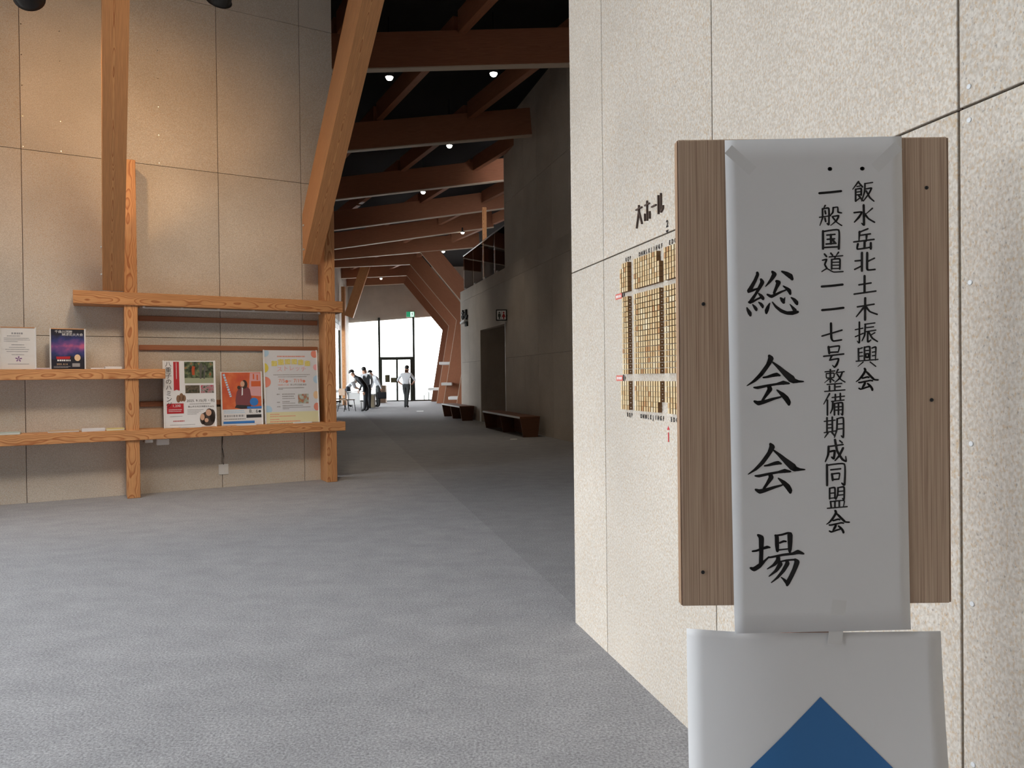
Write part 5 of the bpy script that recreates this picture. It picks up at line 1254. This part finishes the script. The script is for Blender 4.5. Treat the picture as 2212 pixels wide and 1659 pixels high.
for name_, s0, n, lim in (('left', 0.655, 4, None), ('mid', 0.786, 11, None), ('right', 1.038, 6, None)):
    for c in range(n):
        s = s0 + c * pitch
        for si, (zt, rows_, ph) in enumerate(secs):
            for r_ in range(rows_):
                if name_ == 'left' and c == 0 and si == 0 and r_ == 0:
                    continue
                if name_ == 'left' and c == 0 and si == 1:
                    continue
                if name_ == 'mid' and c == 10 and ((si == 0 and r_ < 2) or (si == 2 and r_ > 3)):
                    continue
                if name_ == 'right' and c == 0 and si == 2 and r_ > 3:
                    continue
                blocks.append((s - 0.9, zt - (r_ + 0.5) * ph - 1.04))
blocks.sort(key=lambda p: -p[0])
tone = random.Random(11)
def pick():
    x = tone.random()
    return 0 if x < 0.4 else 1 if x < 0.75 else 2 if x < 0.9 else 3 if x < 0.94 else 4
for x, z in blocks[:300]:
    obj('seat_block', chips[pick()], SP, T((x, -CDP / 2, z)))
rest = [(chips[0], T((x, -CDP / 2, z)), 0) for x, z in blocks[300:]]
V, F, FM = [], [], []
for x, z in blocks[300:]:
    b = len(V)
    i = pick()
    for zz in (z - CHT / 2, z + CHT / 2):
        for xx, yy in ((x - CWD / 2, -CDP), (x + CWD / 2, -CDP), (x + CWD / 2, 0), (x - CWD / 2, 0)):
            V.append((xx, yy, zz))
    for k, f in enumerate(BOXF):
        F.append(tuple(q_ + b for q_ in f))
        FM.append(i if k in (2, 5) else 5)
o = obj('seat_blocks_far', mesh_from('seat_blocks_far', V, F, pale + [side], FM), SP)
o['kind'] = 'stuff'
# white seat numbers on the exposed ends of each bank
nb = [(text_mesh('1', 0.001, PC['white']), T((0, 0, 0)), 0)]
R_ = []
for s_end in (0.655 + 3 * pitch, 0.786 + 10 * pitch):
    for zt, rows_, ph in secs[1:]:
        for r_ in range(rows_):
            z = zt - (r_ + 0.5) * ph - 1.04
            R_.append((s_end - 0.9 + CWD / 2 + 0.0004, z))
V, F = [], []
for x, z in R_:
    b = len(V)
    V += [(x, -0.010, z - 0.002), (x, -0.006, z - 0.002), (x, -0.006, z + 0.002), (x, -0.010, z + 0.002)]
    F.append((b, b + 1, b + 2, b + 3))
obj('seat_numbers', mesh_from('seat_numbers', V, F, PC['white']), SP)
for body, s0, dz in (('RQP', 0.675, 0), ('ONMLKJIHGF', 0.800, 0), ('EDCBA', 1.045, 0)):
    for top in (True, False):
        items = [(text_mesh(ch, 0.021, MAT['ink'], sx=0.8, bold=0.0011), T((s0 - 0.9 + i * pitch * (1.02 if len(body) > 4 else 1.0), -0.0012, (0.600 if top else -0.011))), 0) for i, ch in enumerate(body)]
        obj('row_letters', join_meshes('row_letters', items, [MAT['ink']]), SP)
redp = flat('red_print', (0.60, 0.05, 0.06), 0.5)
text(SP, 'level_number', '2', 0.034, 1.028 - 0.9, 0.668, MAT['ink'], -0.0012, bold=0.0012)
obj('level_arrow', poly_mesh('level_arrow', [[(0.117, 0.647), (0.139, 0.647), (0.128, 0.635)]], MAT['ink'], -0.0012), SP)
text(SP, 'level_number', '1', 0.044, 1.022 - 0.9, -0.075, redp, -0.0012, bold=0.0015)
obj('level_arrow', poly_mesh('level_arrow', [[(0.112, -0.048), (0.132, -0.048), (0.122, -0.033)]], redp, -0.0012), SP)
for z in (0.464, 0.134):
    obj('door_label', quad_mesh('door_label', [(-0.335, z - 0.011, -0.270, z + 0.011)], flat('label_red', (0.70, 0.16, 0.13), 0.5), -0.0010), SP)
    obj('door_label_print', text_lines('door_label_print', [(-0.328, -0.278, z, 0.011)], PC['white'], -0.0014, rnd), SP)
    obj('door_mark', poly_mesh('door_mark', [[(-0.268, z - 0.014), (-0.258, z - 0.014), (-0.258, z + 0.014), (-0.268, z + 0.014)], [(-0.252, z - 0.014), (-0.240, z), (-0.252, z + 0.014)]], MAT['ink'], -0.0012), SP)
# ================================================================ PASSAGE
# ---- downlights
def downlight(lab, x, y, z, power):
    t = thing('downlight', (x, y, z), lab, 'downlight', 'downlights under the passage roof')
    obj('housing', lathe_mesh('housing', [(0.0, 0.16), (0.07, 0.16), (0.075, 0.15), (0.075, 0.0), (0.064, 0.0), (0.06, 0.012)], MAT['black'], 24), t)
    obj('lens', lathe_mesh('lens', [(0.0615, 0.006), (0.056, -0.018), (0.04, -0.04), (0.02, -0.05), (0.0, -0.053)], MAT['lamp'], 24), t)
    obj('stem', tube_mesh('stem', [(0, 0, 0.16), (0, 0, ROOF - z)], 0.01, MAT['black']), t)
    l = bpy.data.lights.new('down', 'SPOT')
    l.energy = power
    l.color = (1.0, 0.84, 0.64)
    l.spot_size = math.radians(75)
    l.spot_blend = 0.7
    l.shadow_soft_size = 0.06
    o = bpy.data.objects.new('down_lamp', l)
    link(o, t)
    o.location = (0, 0, -0.06)
for lab, x, y in (('small round lit downlight nearest on the left, under the first big beam', -1.98, 12.2), ('small round lit downlight nearest on the right, under the first big beam', -0.245, 12.1),
                  ('small round lit downlight just below the second beam', -1.29, 15.8), ('small round lit downlight just below the third beam', -2.33, 19.7),
                  ('small round lit downlight close to the glass balustrade', -1.64, 25.2), ('tiny lit downlight above the bent timber frames', -2.65, 28.9),
                  ('tiny faint downlight over the far left corner of the passage', -6.45, 36.4)):
    downlight(lab, x, y, 6.2, DOWN)

# ---- mezzanine post and glass balustrade on top of the low wall
t = thing('glass_balustrade', FP @ T((-4.4, 0.08, 3.80)), 'frameless glass balustrade with steel rail on top of the low grey wall', 'balustrade')
for k in range(4):
    a = -4.78 + k * 1.2
    box('glass_panel', (a, -0.006, 0.02), (a + 1.17, 0.006, 1.05), MAT['glass'], t)
    box('clamp', (a + 0.2, -0.02, -0.0), (a + 0.3, 0.02, 0.08), MAT['steel'], t)
obj('handrail', tube_mesh('handrail', [(-4.8, 0, 1.08), (0.05, 0, 1.08)], 0.016, MAT['steel']), t)
t = thing('mezzanine_post', (-0.72, 20.5, 3.8), 'slim pale timber post standing behind the glass balustrade', 'post')
timber('shaft', (0, 0, 0), (0, 0, 2.15), 0.12, 0.12, MAT['larch'], t, up=(1, 0, 0))
box('base_plate', (-0.09, -0.09, 0), (0.09, 0.09, 0.015), MAT['steel'], t)

# ---- benches against the passage wall
def bench(lab, near, far, w=0.42, h=0.41):
    a, b = Vector((*near, 0)), Vector((*far, 0))
    L = (b - a).length
    d = (b - a).normalized()
    M = frame((near[0], near[1], 0), (d.y, -d.x), (d.x, d.y))      # x across, y away from the viewer
    t = thing('bench', M, lab, 'bench', 'timber benches by the passage wall')
    box('seat', (-w / 2, 0, h - 0.045), (w / 2, L, h), MAT['darkwood'], t, 0.004)
    box('seat_edge', (-w / 2 - 0.006, 0.0, h - 0.04), (-w / 2 - 0.0005, L, h - 0.003), MAT['alu'], t)
    for y in (0.02, L / 2, L - 0.02):
        prism('end_support', [(-w / 2 + 0.07, 0), (w / 2 - 0.05, 0), (w / 2 - 0.005, h - 0.046), (-w / 2 + 0.005, h - 0.046)], 0.04, MAT['darkwood'], t, T((0, y, 0)))
    prism('side_board', [(0.1, 0.02), (L - 0.1, 0.02), (L - 0.1, h - 0.05), (0.1, h - 0.05)], 0.03, MAT['darkwood'], t, T((0.12, 0, 0)) @ Matrix.Rotation(PI / 2, 4, 'Z'))
bench('dark timber bench nearest on the passage wall, beside the toilet recess', (0.35, 14.5), (-0.50, 17.45))
bench('smaller looking dark timber bench at the far end of the grey wall', (-1.26, 20.35), (-2.0, 22.9))

# ---- hanging toilet sign and the lettering at the wall end
t = thing('toilet_sign', (-0.23, 17.3, 2.535), 'square white toilet sign with dark frame projecting above the recess', 'sign')
box('case', (-0.13, -0.02, 0), (0.13, 0.02, 0.262), MAT['black'], t, 0.004)
box('face', (-0.105, -0.023, 0.025), (0.105, -0.019, 0.237), PC['sheet'], t)
def person_icon(nm, x, mat, skirt):
    pts = [(x - 0.035, 0.09), (x - 0.03, 0.165), (x + 0.03, 0.165), (x + 0.035, 0.09), (x + 0.018, 0.09), (x + 0.016, 0.035), (x - 0.016, 0.035), (x - 0.018, 0.09)]
    if skirt:
        pts = [(x - 0.045, 0.085), (x - 0.012, 0.165), (x + 0.012, 0.165), (x + 0.045, 0.085), (x + 0.016, 0.085), (x + 0.014, 0.035), (x - 0.014, 0.035), (x - 0.016, 0.085)]
    m1 = poly_mesh(nm, [pts], mat, -0.0236)
    m2 = disc_mesh(nm, [(x, 0.190, 0.02, 0.02)], mat, -0.0236)
    obj(nm, join_meshes(nm, [(m1, Matrix(), 0), (m2, Matrix(), 0)], [mat]), t)
person_icon('figure_icon', -0.05, flat('icon_grey', (0.05, 0.06, 0.06)), False)
person_icon('figure_icon', 0.052, flat('icon_red', (0.36, 0.02, 0.025)), True)
box('divider', (-0.003, -0.0238, 0.03), (0.003, -0.0225, 0.232), MAT['black'], t)
box('bracket', (0.13, -0.012, 0.10), (0.36, 0.012, 0.13), MAT['black'], t)
t = thing('wall_lettering', FP @ T((-8.65, 0, 2.85)), 'dark raised lettering with a white bar at the end of the grey wall', 'lettering')
bar_strokes('character', [((-0.34, 0.28), (-0.1, 0.28)), ((-0.22, 0.36), (-0.22, 0.08)), ((-0.32, 0.2), (-0.32, 0.12)), ((-0.12, 0.2), (-0.12, 0.12))], t, MAT['ink'], 0.05, 0.02)
bar_strokes('character', [((0.12, 0.34), (0.12, 0.06)), ((0.24, 0.34), (0.24, 0.06)), ((0.24, 0.06), (0.36, 0.16))], t, MAT['ink'], 0.05, 0.02)
bar_strokes('character', [((-0.05, 0.2), (0.05, 0.2))], t, MAT['ink'], 0.05, 0.02)
bar_strokes('white_bar', [((-0.3, -0.02), (0.25, 0.03))], t, MAT['white'], 0.10, 0.03)
for a in ((0.13, -0.1), (0.22, -0.1), (0.31, -0.1)):
    bar_strokes('character', [((a[0], -0.02), (a[0], -0.14))], t, MAT['ink'], 0.05, 0.02)

# ---- exit sign on the end wall
t = thing('exit_sign', (-5.41, 39.36, 4.50), 'green and white emergency exit sign over the glazed end', 'exit sign')
box('case', (-0.23, -0.06, 0), (0.23, 0.03, 0.31), MAT['alu'], t, 0.01)
box('face', (-0.215, -0.066, 0.015), (0.215, -0.058, 0.295), emit('exit_green', (0.05, 0.55, 0.28), 0.35), t)
box('lit_field', (0.0, -0.070, 0.03), (0.18, -0.065, 0.28), emit('exit_white', (0.75, 1.0, 0.9), 1.1), t)
m1 = poly_mesh('running_figure', [[(0.06, 0.05), (0.075, 0.05), (0.095, 0.12), (0.14, 0.09), (0.145, 0.105), (0.105, 0.15), (0.12, 0.2), (0.15, 0.18), (0.155, 0.19), (0.115, 0.225), (0.07, 0.21), (0.045, 0.17), (0.055, 0.165), (0.08, 0.19), (0.08, 0.13)]], flat('icon_green', (0.03, 0.35, 0.18)), -0.071)
m2 = disc_mesh('running_figure', [(0.115, 0.245, 0.018, 0.018)], PC['dark'], -0.071)
obj('running_figure', join_meshes('running_figure', [(m1, Matrix(), 0), (m2, Matrix(), 0)], [flat('icon_green2', (0.03, 0.35, 0.18))]), t)

# ---- floor covers
for lab, x, y, w, d in (('small white floor cover in the far bright part of the passage', -3.37, 26.7, 0.24, 0.30), ('small pale floor cover near the first bench', 0.02, 14.03, 0.13, 0.17)):
    t = thing('floor_cover', (x, y, 0), lab, 'floor cover', 'floor covers in the passage')
    box('plate', (-w / 2, -d / 2, 0), (w / 2, d / 2, 0.006), MAT['white'], t, 0.001)
    for sx in (-1, 1):
        box('catch', (sx * w * 0.3 - 0.012, -0.02, 0.0055), (sx * w * 0.3 + 0.012, 0.02, 0.008), MAT['steel'], t)

# ---- table, chairs, cartons by the side window
t = thing('folding_table', (-6.42, 30.2, 0), 'white folding table with a front panel where the people gather', 'table')
box('tabletop', (-0.30, -0.45, 0.68), (0.30, 0.45, 0.71), MAT['white'], t, 0.006)
box('front_panel', (-0.26, -0.40, 0.16), (0.22, -0.385, 0.66), MAT['white'], t, 0.003)
for x in (-0.27, 0.27):
    for y in (-0.42, 0.42):
        obj('leg', tube_mesh('leg', [(x, y, 0), (x, y, 0.68)], 0.014, MAT['steel'], 8), t)
def chair(lab, x, y, yaw):
    t = thing('stacking_chair', T((x, y, 0)) @ Matrix.Rotation(yaw, 4, 'Z'), lab, 'chair', 'chairs by the side window')
    wd = flat('chair_shell', (0.22, 0.13, 0.07), 0.5)
    box('seat', (-0.22, -0.21, 0.42), (0.22, 0.21, 0.45), wd, t, 0.01)
    box('backrest', (-0.21, 0.20, 0.60), (0.21, 0.225, 0.86), wd, t, 0.008)
    for sx in (-1, 1):
        obj('leg', tube_mesh('leg', [(sx * 0.21, -0.24, 0), (sx * 0.20, -0.19, 0.3), (sx * 0.2, -0.17, 0.42)], 0.013, MAT['black'], 8), t)
        obj('leg', tube_mesh('leg', [(sx * 0.21, 0.28, 0), (sx * 0.2, 0.2, 0.3), (sx * 0.2, 0.19, 0.45), (sx * 0.2, 0.215, 0.84)], 0.013, MAT['black'], 8), t)
chair('wooden chair with dark metal legs half hidden by the corner post', -6.76, 28.6, 1.9)
chair('wooden chair with dark metal legs nearest the bending man in the dark suit', -6.17, 27.3, 2.4)
def carton(lab, x, y, w, d, h, rgb, top):
    t = thing('carton', (x, y, 0), lab, 'box')
    m_ = flat('carton_' + lab[:5], rgb, 0.7)
    box('body', (-w / 2, -d / 2, 0), (w / 2, d / 2, h), m_, t, 0.008)
    if top:
        box('lid', (-w / 2 - 0.02, -d / 2 - 0.02, h), (w / 2 + 0.02, d / 2 + 0.02, h + 0.06), MAT['white'], t, 0.006)
    else:
        box('flap', (-w / 2 + 0.02, -d / 2 - 0.003, h - 0.2), (w / 2 - 0.02, -d / 2 + 0.001, h - 0.03), flat('carton_flap', (0.34, 0.27, 0.2), 0.7), t)
carton('beige box with a white lid between the bending men', -5.95, 31.0, 0.26, 0.35, 0.52, (0.42, 0.35, 0.24), True)
carton('tall pinkish tan stand beside the glass door', -6.5, 36.9, 0.30, 0.35, 0.88, (0.40, 0.31, 0.24), False)
# ---- railing outside the end glazing
t = thing('stair_railing', (-5.1, 42.5, -0.21), 'thin dark stepped railing outside to the right of the glass door', 'railing')
for k, h in enumerate((0.45, 0.6, 0.8, 1.05, 1.25)):
    obj('post', tube_mesh('post', [(k * 0.22, k * 0.35, 0), (k * 0.22, k * 0.35, h)], 0.03, MAT['frame'], 8), t)
obj('rail', tube_mesh('rail', [(0, 0, 0.45), (0.44, 0.7, 0.8), (0.88, 1.4, 1.25)], 0.018, MAT['frame'], 8), t)

# ================================================================ PEOPLE
SKIN = flat('skin', (0.50, 0.29, 0.20), 0.6)
HAIR = flat('black_hair', (0.015, 0.013, 0.013), 0.5)
def person(lab, loc, J, colours, facing, hair_mat=HAIR, sleeve_long=True):
    """one continuous skinned body; J gives the joints (x right, y away, z up), colours name the garment of each limb"""
    names = list(J)
    E_ = [('pelvis', 'waist'), ('waist', 'chest'), ('chest', 'neck'), ('neck', 'head'), ('head', 'crown'),
          ('chest', 'sl'), ('sl', 'el'), ('el', 'wl'), ('wl', 'hl'), ('chest', 'sr'), ('sr', 'er'), ('er', 'wr'), ('wr', 'hr'),
          ('pelvis', 'pl'), ('pl', 'kl'), ('kl', 'al'), ('al', 'tl'), ('pelvis', 'pr'), ('pr', 'kr'), ('kr', 'ar'), ('ar', 'tr')]
    rad = dict(pelvis=.14, waist=.14, chest=.165, neck=.058, head=.088, crown=.08, sl=.072, el=.046, wl=.034, hl=.036, sr=.072, er=.046, wr=.034, hr=.036,
               pl=.098, kl=.072, al=.055, tl=.042, pr=.098, kr=.072, ar=.055, tr=.042)
    me = bpy.data.meshes.new('body')
    me.from_pydata([J[n] for n in names], [(names.index(a), names.index(b)) for a, b in E_], [])
    o = bpy.data.objects.new('tmp', me)
    col.objects.link(o)
    md = o.modifiers.new('s', 'SKIN')
    for n, sv in zip(names, me.skin_vertices[0].data):
        r = rad[n]
        sv.radius = (r, r * (0.72 if n in ('chest', 'waist', 'pelvis') else 1.0))
        sv.use_root = n == 'pelvis'
    sb = o.modifiers.new('d', 'SUBSURF')
    sb.levels = 3
    dg = bpy.context.evaluated_depsgraph_get()
    body = bpy.data.meshes.new_from_object(o.evaluated_get(dg))
    bpy.data.objects.remove(o)
    body.name = 'body'
    # garment colour of every face from the nearest bone
    mats = [SKIN, colours['top'], colours['legs'], colours['shoes']]
    body.materials.clear()
    for m_ in mats:
        body.materials.append(m_)
    zone = {}
    for a, b in E_:
        k = 1
        if b in ('head', 'crown', 'hl', 'hr'):
            k = 0
        elif b in ('wl', 'wr'):
            k = 1 if sleeve_long else 0
        elif b in ('pl', 'pr', 'kl', 'kr', 'al', 'ar'):
            k = 2
        elif b in ('tl', 'tr'):
            k = 3
        zone[(a, b)] = k
    def seg(p, a, b):
        ab = b - a
        t_ = max(0, min(1, (p - a).dot(ab) / ab.length_squared))
        return (p - a - ab * t_).length, t_
    JV = {n: Vector(v) for n, v in J.items()}
    for pl in body.polygons:
        c = pl.center
        best = min(((seg(c, JV[a], JV[b])[0] - 0.6 * (rad[a] + rad[b]) / 2, (a, b)) for a, b in E_))[1]
        k = zone[best]
        if best == ('pelvis', 'waist') and seg(c, JV['pelvis'], JV['waist'])[1] < 0.35:
            k = 2
        if best == ('chest', 'neck') and seg(c, JV['chest'], JV['neck'])[1] > 0.92:
            k = 0
        pl.material_index = k
        pl.use_smooth = True
    t = thing('person', loc, lab, 'person')
    obj('body', body, t)
    # hair cap, ears and nose give the head its direction
    hd, cr = JV['head'], JV['crown']
    up = (cr - JV['neck']).normalized()
    f = Vector(facing)
    f = (f - up * f.dot(up)).normalized()
    sd = up.cross(f)
    R = Matrix((sd, f, up)).transposed().to_4x4()
    R.translation = (hd + cr) / 2
    V, F = [], []
    nu, nv = 16, 9
    for j in range(nv + 1):
        th = j / nv * PI * 0.66
        for i in range(nu):
            ph = 2 * PI * i / nu
            back = -math.sin(ph)
            tt = th * (1.05 if back > 0 else 0.72)
            V.append((0.098 * math.sin(tt) * math.cos(ph), 0.112 * math.sin(tt) * math.sin(ph) - 0.012, 0.05 + 0.105 * math.cos(tt)))
    for j in range(nv):
        for i in range(nu):
            F.append((j * nu + i, (j + 1) * nu + i, (j + 1) * nu + (i + 1) % nu, j * nu + (i + 1) % nu))
    obj('hair', mesh_from('hair', V, F, hair_mat, None, True), t, R)
    fm = join_meshes('face', [(lathe_mesh('nose', [(0, 0.028), (0.011, 0.012), (0.016, 0)], SKIN, 8), T((0, 0.085, -0.015)) @ Matrix.Rotation(-PI / 2, 4, 'X'), 0),
                              (box_mesh('ear', 0.014, 0.03, 0.05, SKIN, 0.006), T((0.088, 0, -0.01)), 0), (box_mesh('ear', 0.014, 0.03, 0.05, SKIN, 0.006), T((-0.088, 0, -0.01)), 0),
                              (box_mesh('eye', 0.02, 0.01, 0.008, HAIR), T((0.03, 0.082, 0.012)), 1), (box_mesh('eye', 0.02, 0.01, 0.008, HAIR), T((-0.03, 0.082, 0.012)), 1),
                              (box_mesh('mouth', 0.035, 0.01, 0.006, SKIN), T((0, 0.078, -0.055)), 2)], [SKIN, HAIR, flat('lips', (0.35, 0.12, 0.1))])
    obj('face', fm, t, R)
    # hands: palm with five separate fingers
    for w_, h_ in (('wl', 'hl'), ('wr', 'hr')):
        a, b = JV[w_], JV[h_]
        d = (b - a).normalized()
        s_ = d.cross(Vector((0, 1, 0)))
        if s_.length < 0.1:
            s_ = d.cross(Vector((1, 0, 0)))
        s_.normalize()
        items = []
        for k, ln in enumerate((0.062, 0.075, 0.070, 0.055)):
            p0 = b + s_ * (k - 1.5) * 0.019
            items.append((tube_mesh('f', [p0, p0 + d * ln * 0.6, p0 + d * ln + s_.cross(d) * 0.012], [0.009, 0.0085, 0.007], SKIN, 6), Matrix(), 0))
        p0 = a.lerp(b, 0.5) - s_ * 0.028
        items.append((tube_mesh('f', [p0, p0 + d * 0.03 - s_ * 0.022, p0 + d * 0.055 - s_ * 0.024], [0.011, 0.010, 0.008], SKIN, 6), Matrix(), 0))
        obj('fingers', join_meshes('fingers', items, [SKIN]), t)
    return t
SHIRT = flat('white_shirt', (0.66, 0.68, 0.72), 0.7)
SUIT = flat('black_suit', (0.012, 0.013, 0.017), 0.7)
TROU = flat('grey_trousers', (0.055, 0.06, 0.062), 0.7)
NAVY = flat('navy_trousers', (0.03, 0.035, 0.05), 0.7)
SHOE = flat('black_shoes', (0.01, 0.01, 0.01), 0.4)
# man with hands on hips, seen from behind
person('person in a white shirt and grey trousers standing with hands on hips', (-4.345, 30.03, 0), dict(
    pelvis=(0, 0, .93), waist=(0.0, 0, 1.08), chest=(0.01, 0, 1.30), neck=(0.015, 0, 1.45), head=(0.03, .01, 1.57), crown=(0.035, .01, 1.64),
    sl=(-.19, 0, 1.37), el=(-.37, .06, 1.12), wl=(-.24, .10, 1.0), hl=(-.17, .08, .96), sr=(.20, 0, 1.38), er=(.36, .06, 1.13), wr=(.25, .10, .98), hr=(.17, .08, .95),
    pl=(-.09, 0, .86), kl=(-.03, .02, .50), al=(-.045, 0, .09), tl=(-.07, .13, .04), pr=(.10, 0, .86), kr=(.045, .02, .50), ar=(.02, 0, .09), tr=(.06, .13, .04)),
    dict(top=SHIRT, legs=TROU, shoes=SHOE), (0, 1, 0), sleeve_long=False)
# man in the dark suit bending to the left over the table
t1 = person('person in a dark suit bending left over the table, white badges on chest', (-5.45, 27.0, 0), dict(
    pelvis=(0.06, 0, .86), waist=(-.02, 0, 1.0), chest=(-.22, 0, 1.20), neck=(-.37, 0, 1.31), head=(-.43, 0, 1.385), crown=(-.47, 0, 1.44),
    sl=(-.20, .15, 1.22), el=(-.14, .22, .98), wl=(-.22, .2, .80), hl=(-.25, .2, .74), sr=(-.17, -.18, 1.20), er=(0.02, -.22, .95), wr=(.03, -.2, .74), hr=(0.02, -.2, .67),
    pl=(.05, .1, .82), kl=(.03, .1, .46), al=(.10, .1, .09), tl=(-.02, .12, .04), pr=(.08, -.1, .82), kr=(.05, -.1, .46), ar=(.02, -.1, .09), tr=(-.12, -.1, .04)),
    dict(top=SUIT, legs=SUIT, shoes=SHOE), (-.9, 0, -.45))
obj('badge', lathe_mesh('badge', [(0, 0.01), (0.055, 0.01), (0.06, 0)], MAT['white'], 16), t1, T((-.335, -.155, 1.19)) @ Matrix.Rotation(PI / 2, 4, 'X'))
box('badge', (-.24, -.20, 1.02), (-.19, -.185, 1.10), MAT['white'], t1)
# person behind the table leaning far forward
person('person in a white shirt stooping low over the table end', (-7.02, 31.35, 0), dict(
    pelvis=(-0.03, 0, .80), waist=(.02, 0, .95), chest=(.20, 0, 1.08), neck=(.34, 0, 1.10), head=(.43, 0, 1.10), crown=(.49, 0, 1.12),
    sl=(.20, .17, 1.05), el=(.28, .2, .85), wl=(.42, .18, .78), hl=(.48, .16, .76), sr=(.20, -.17, 1.05), er=(.30, -.2, .84), wr=(.46, -.18, .80), hr=(.52, -.17, .78),
    pl=(-.02, .1, .78), kl=(.08, .1, .45), al=(.02, .1, .09), tl=(.14, .1, .04), pr=(-.02, -.1, .78), kr=(.08, -.1, .45), ar=(.04, -.1, .09), tr=(.16, -.1, .04)),
    dict(top=SHIRT, legs=NAVY, shoes=SHOE), (.8, 0, -.6), sleeve_long=False)
# person behind with a dark vest strap look
t3 = person('person in a white shirt and dark waistcoat standing behind the bending man', (-5.88, 29.4, 0), dict(
    pelvis=(0.05, 0, .92), waist=(.04, 0, 1.06), chest=(0.0, 0, 1.28), neck=(-.03, .02, 1.42), head=(-.06, .03, 1.52), crown=(-.07, .03, 1.58),
    sl=(-.18, 0, 1.34), el=(-.24, .1, 1.1), wl=(-.12, .22, .98), hl=(-.05, .24, .96), sr=(.20, 0, 1.33), er=(.25, .1, 1.08), wr=(.16, .22, .94), hr=(.10, .25, .92),
    pl=(-.05, 0, .86), kl=(-.05, .02, .48), al=(-.05, 0, .09), tl=(-.06, .13, .04), pr=(.14, 0, .86), kr=(.14, .02, .48), ar=(.14, 0, .09), tr=(.15, .13, .04)),
    dict(top=SHIRT, legs=SUIT, shoes=SHOE), (-.3, 1, -.2))
prism('waistcoat', [(-.10, .98), (.19, .98), (.19, 1.34), (.10, 1.40), (.04, 1.2), (-.05, 1.36), (-.10, 1.30)], 0.03, SUIT, t3, T((0.01, -.125, 0)))
# man with the briefcase bending forward
t4 = person('person in a white shirt bending forward with a dark briefcase at the side', (-5.70, 30.9, 0), dict(
    pelvis=(0.04, 0, .86), waist=(.03, 0, 1.0), chest=(-.08, 0, 1.22), neck=(-.20, -.02, 1.35), head=(-.26, -.03, 1.41), crown=(-.28, -.03, 1.47),
    sl=(-.10, .16, 1.25), el=(-.2, .2, 1.02), wl=(-.26, .2, .85), hl=(-.28, .2, .79), sr=(0.02, -.18, 1.24), er=(.13, -.2, 1.0), wr=(.22, -.26, .80), hr=(.24, -.29, .73),
    pl=(-.0, .09, .82), kl=(-.02, .09, .46), al=(0.0, .09, .09), tl=(-.10, .07, .04), pr=(.10, -.09, .82), kr=(.08, -.09, .46), ar=(.09, -.09, .09), tr=(-.0, -.11, .04)),
    dict(top=SHIRT, legs=TROU, shoes=SHOE), (-.7, -.5, -.35))
prism('necktie', [(-.21, 1.22), (-.15, 1.22), (-.16, .86), (-.20, .82), (-.24, .86)], 0.012, flat('grey_tie', (0.16, 0.16, 0.18), 0.7), t4, T((-.03, -.13, 0.02)))
bc = thing('briefcase', (-5.455, 30.585, 0.372), 'dark soft briefcase held by the bending person in white', 'briefcase')
box('body', (-.19, -.05, 0), (.19, .05, .28), SUIT, bc, 0.02)
obj('handle', tube_mesh('handle', [(-.07, 0, .28), (-.06, 0, .325), (.06, 0, .325), (.07, 0, .28)], 0.01, SUIT, 6), bc)
box('pocket', (-.15, -.06, .03), (.15, -.048, .17), SUIT, bc, 0.006)
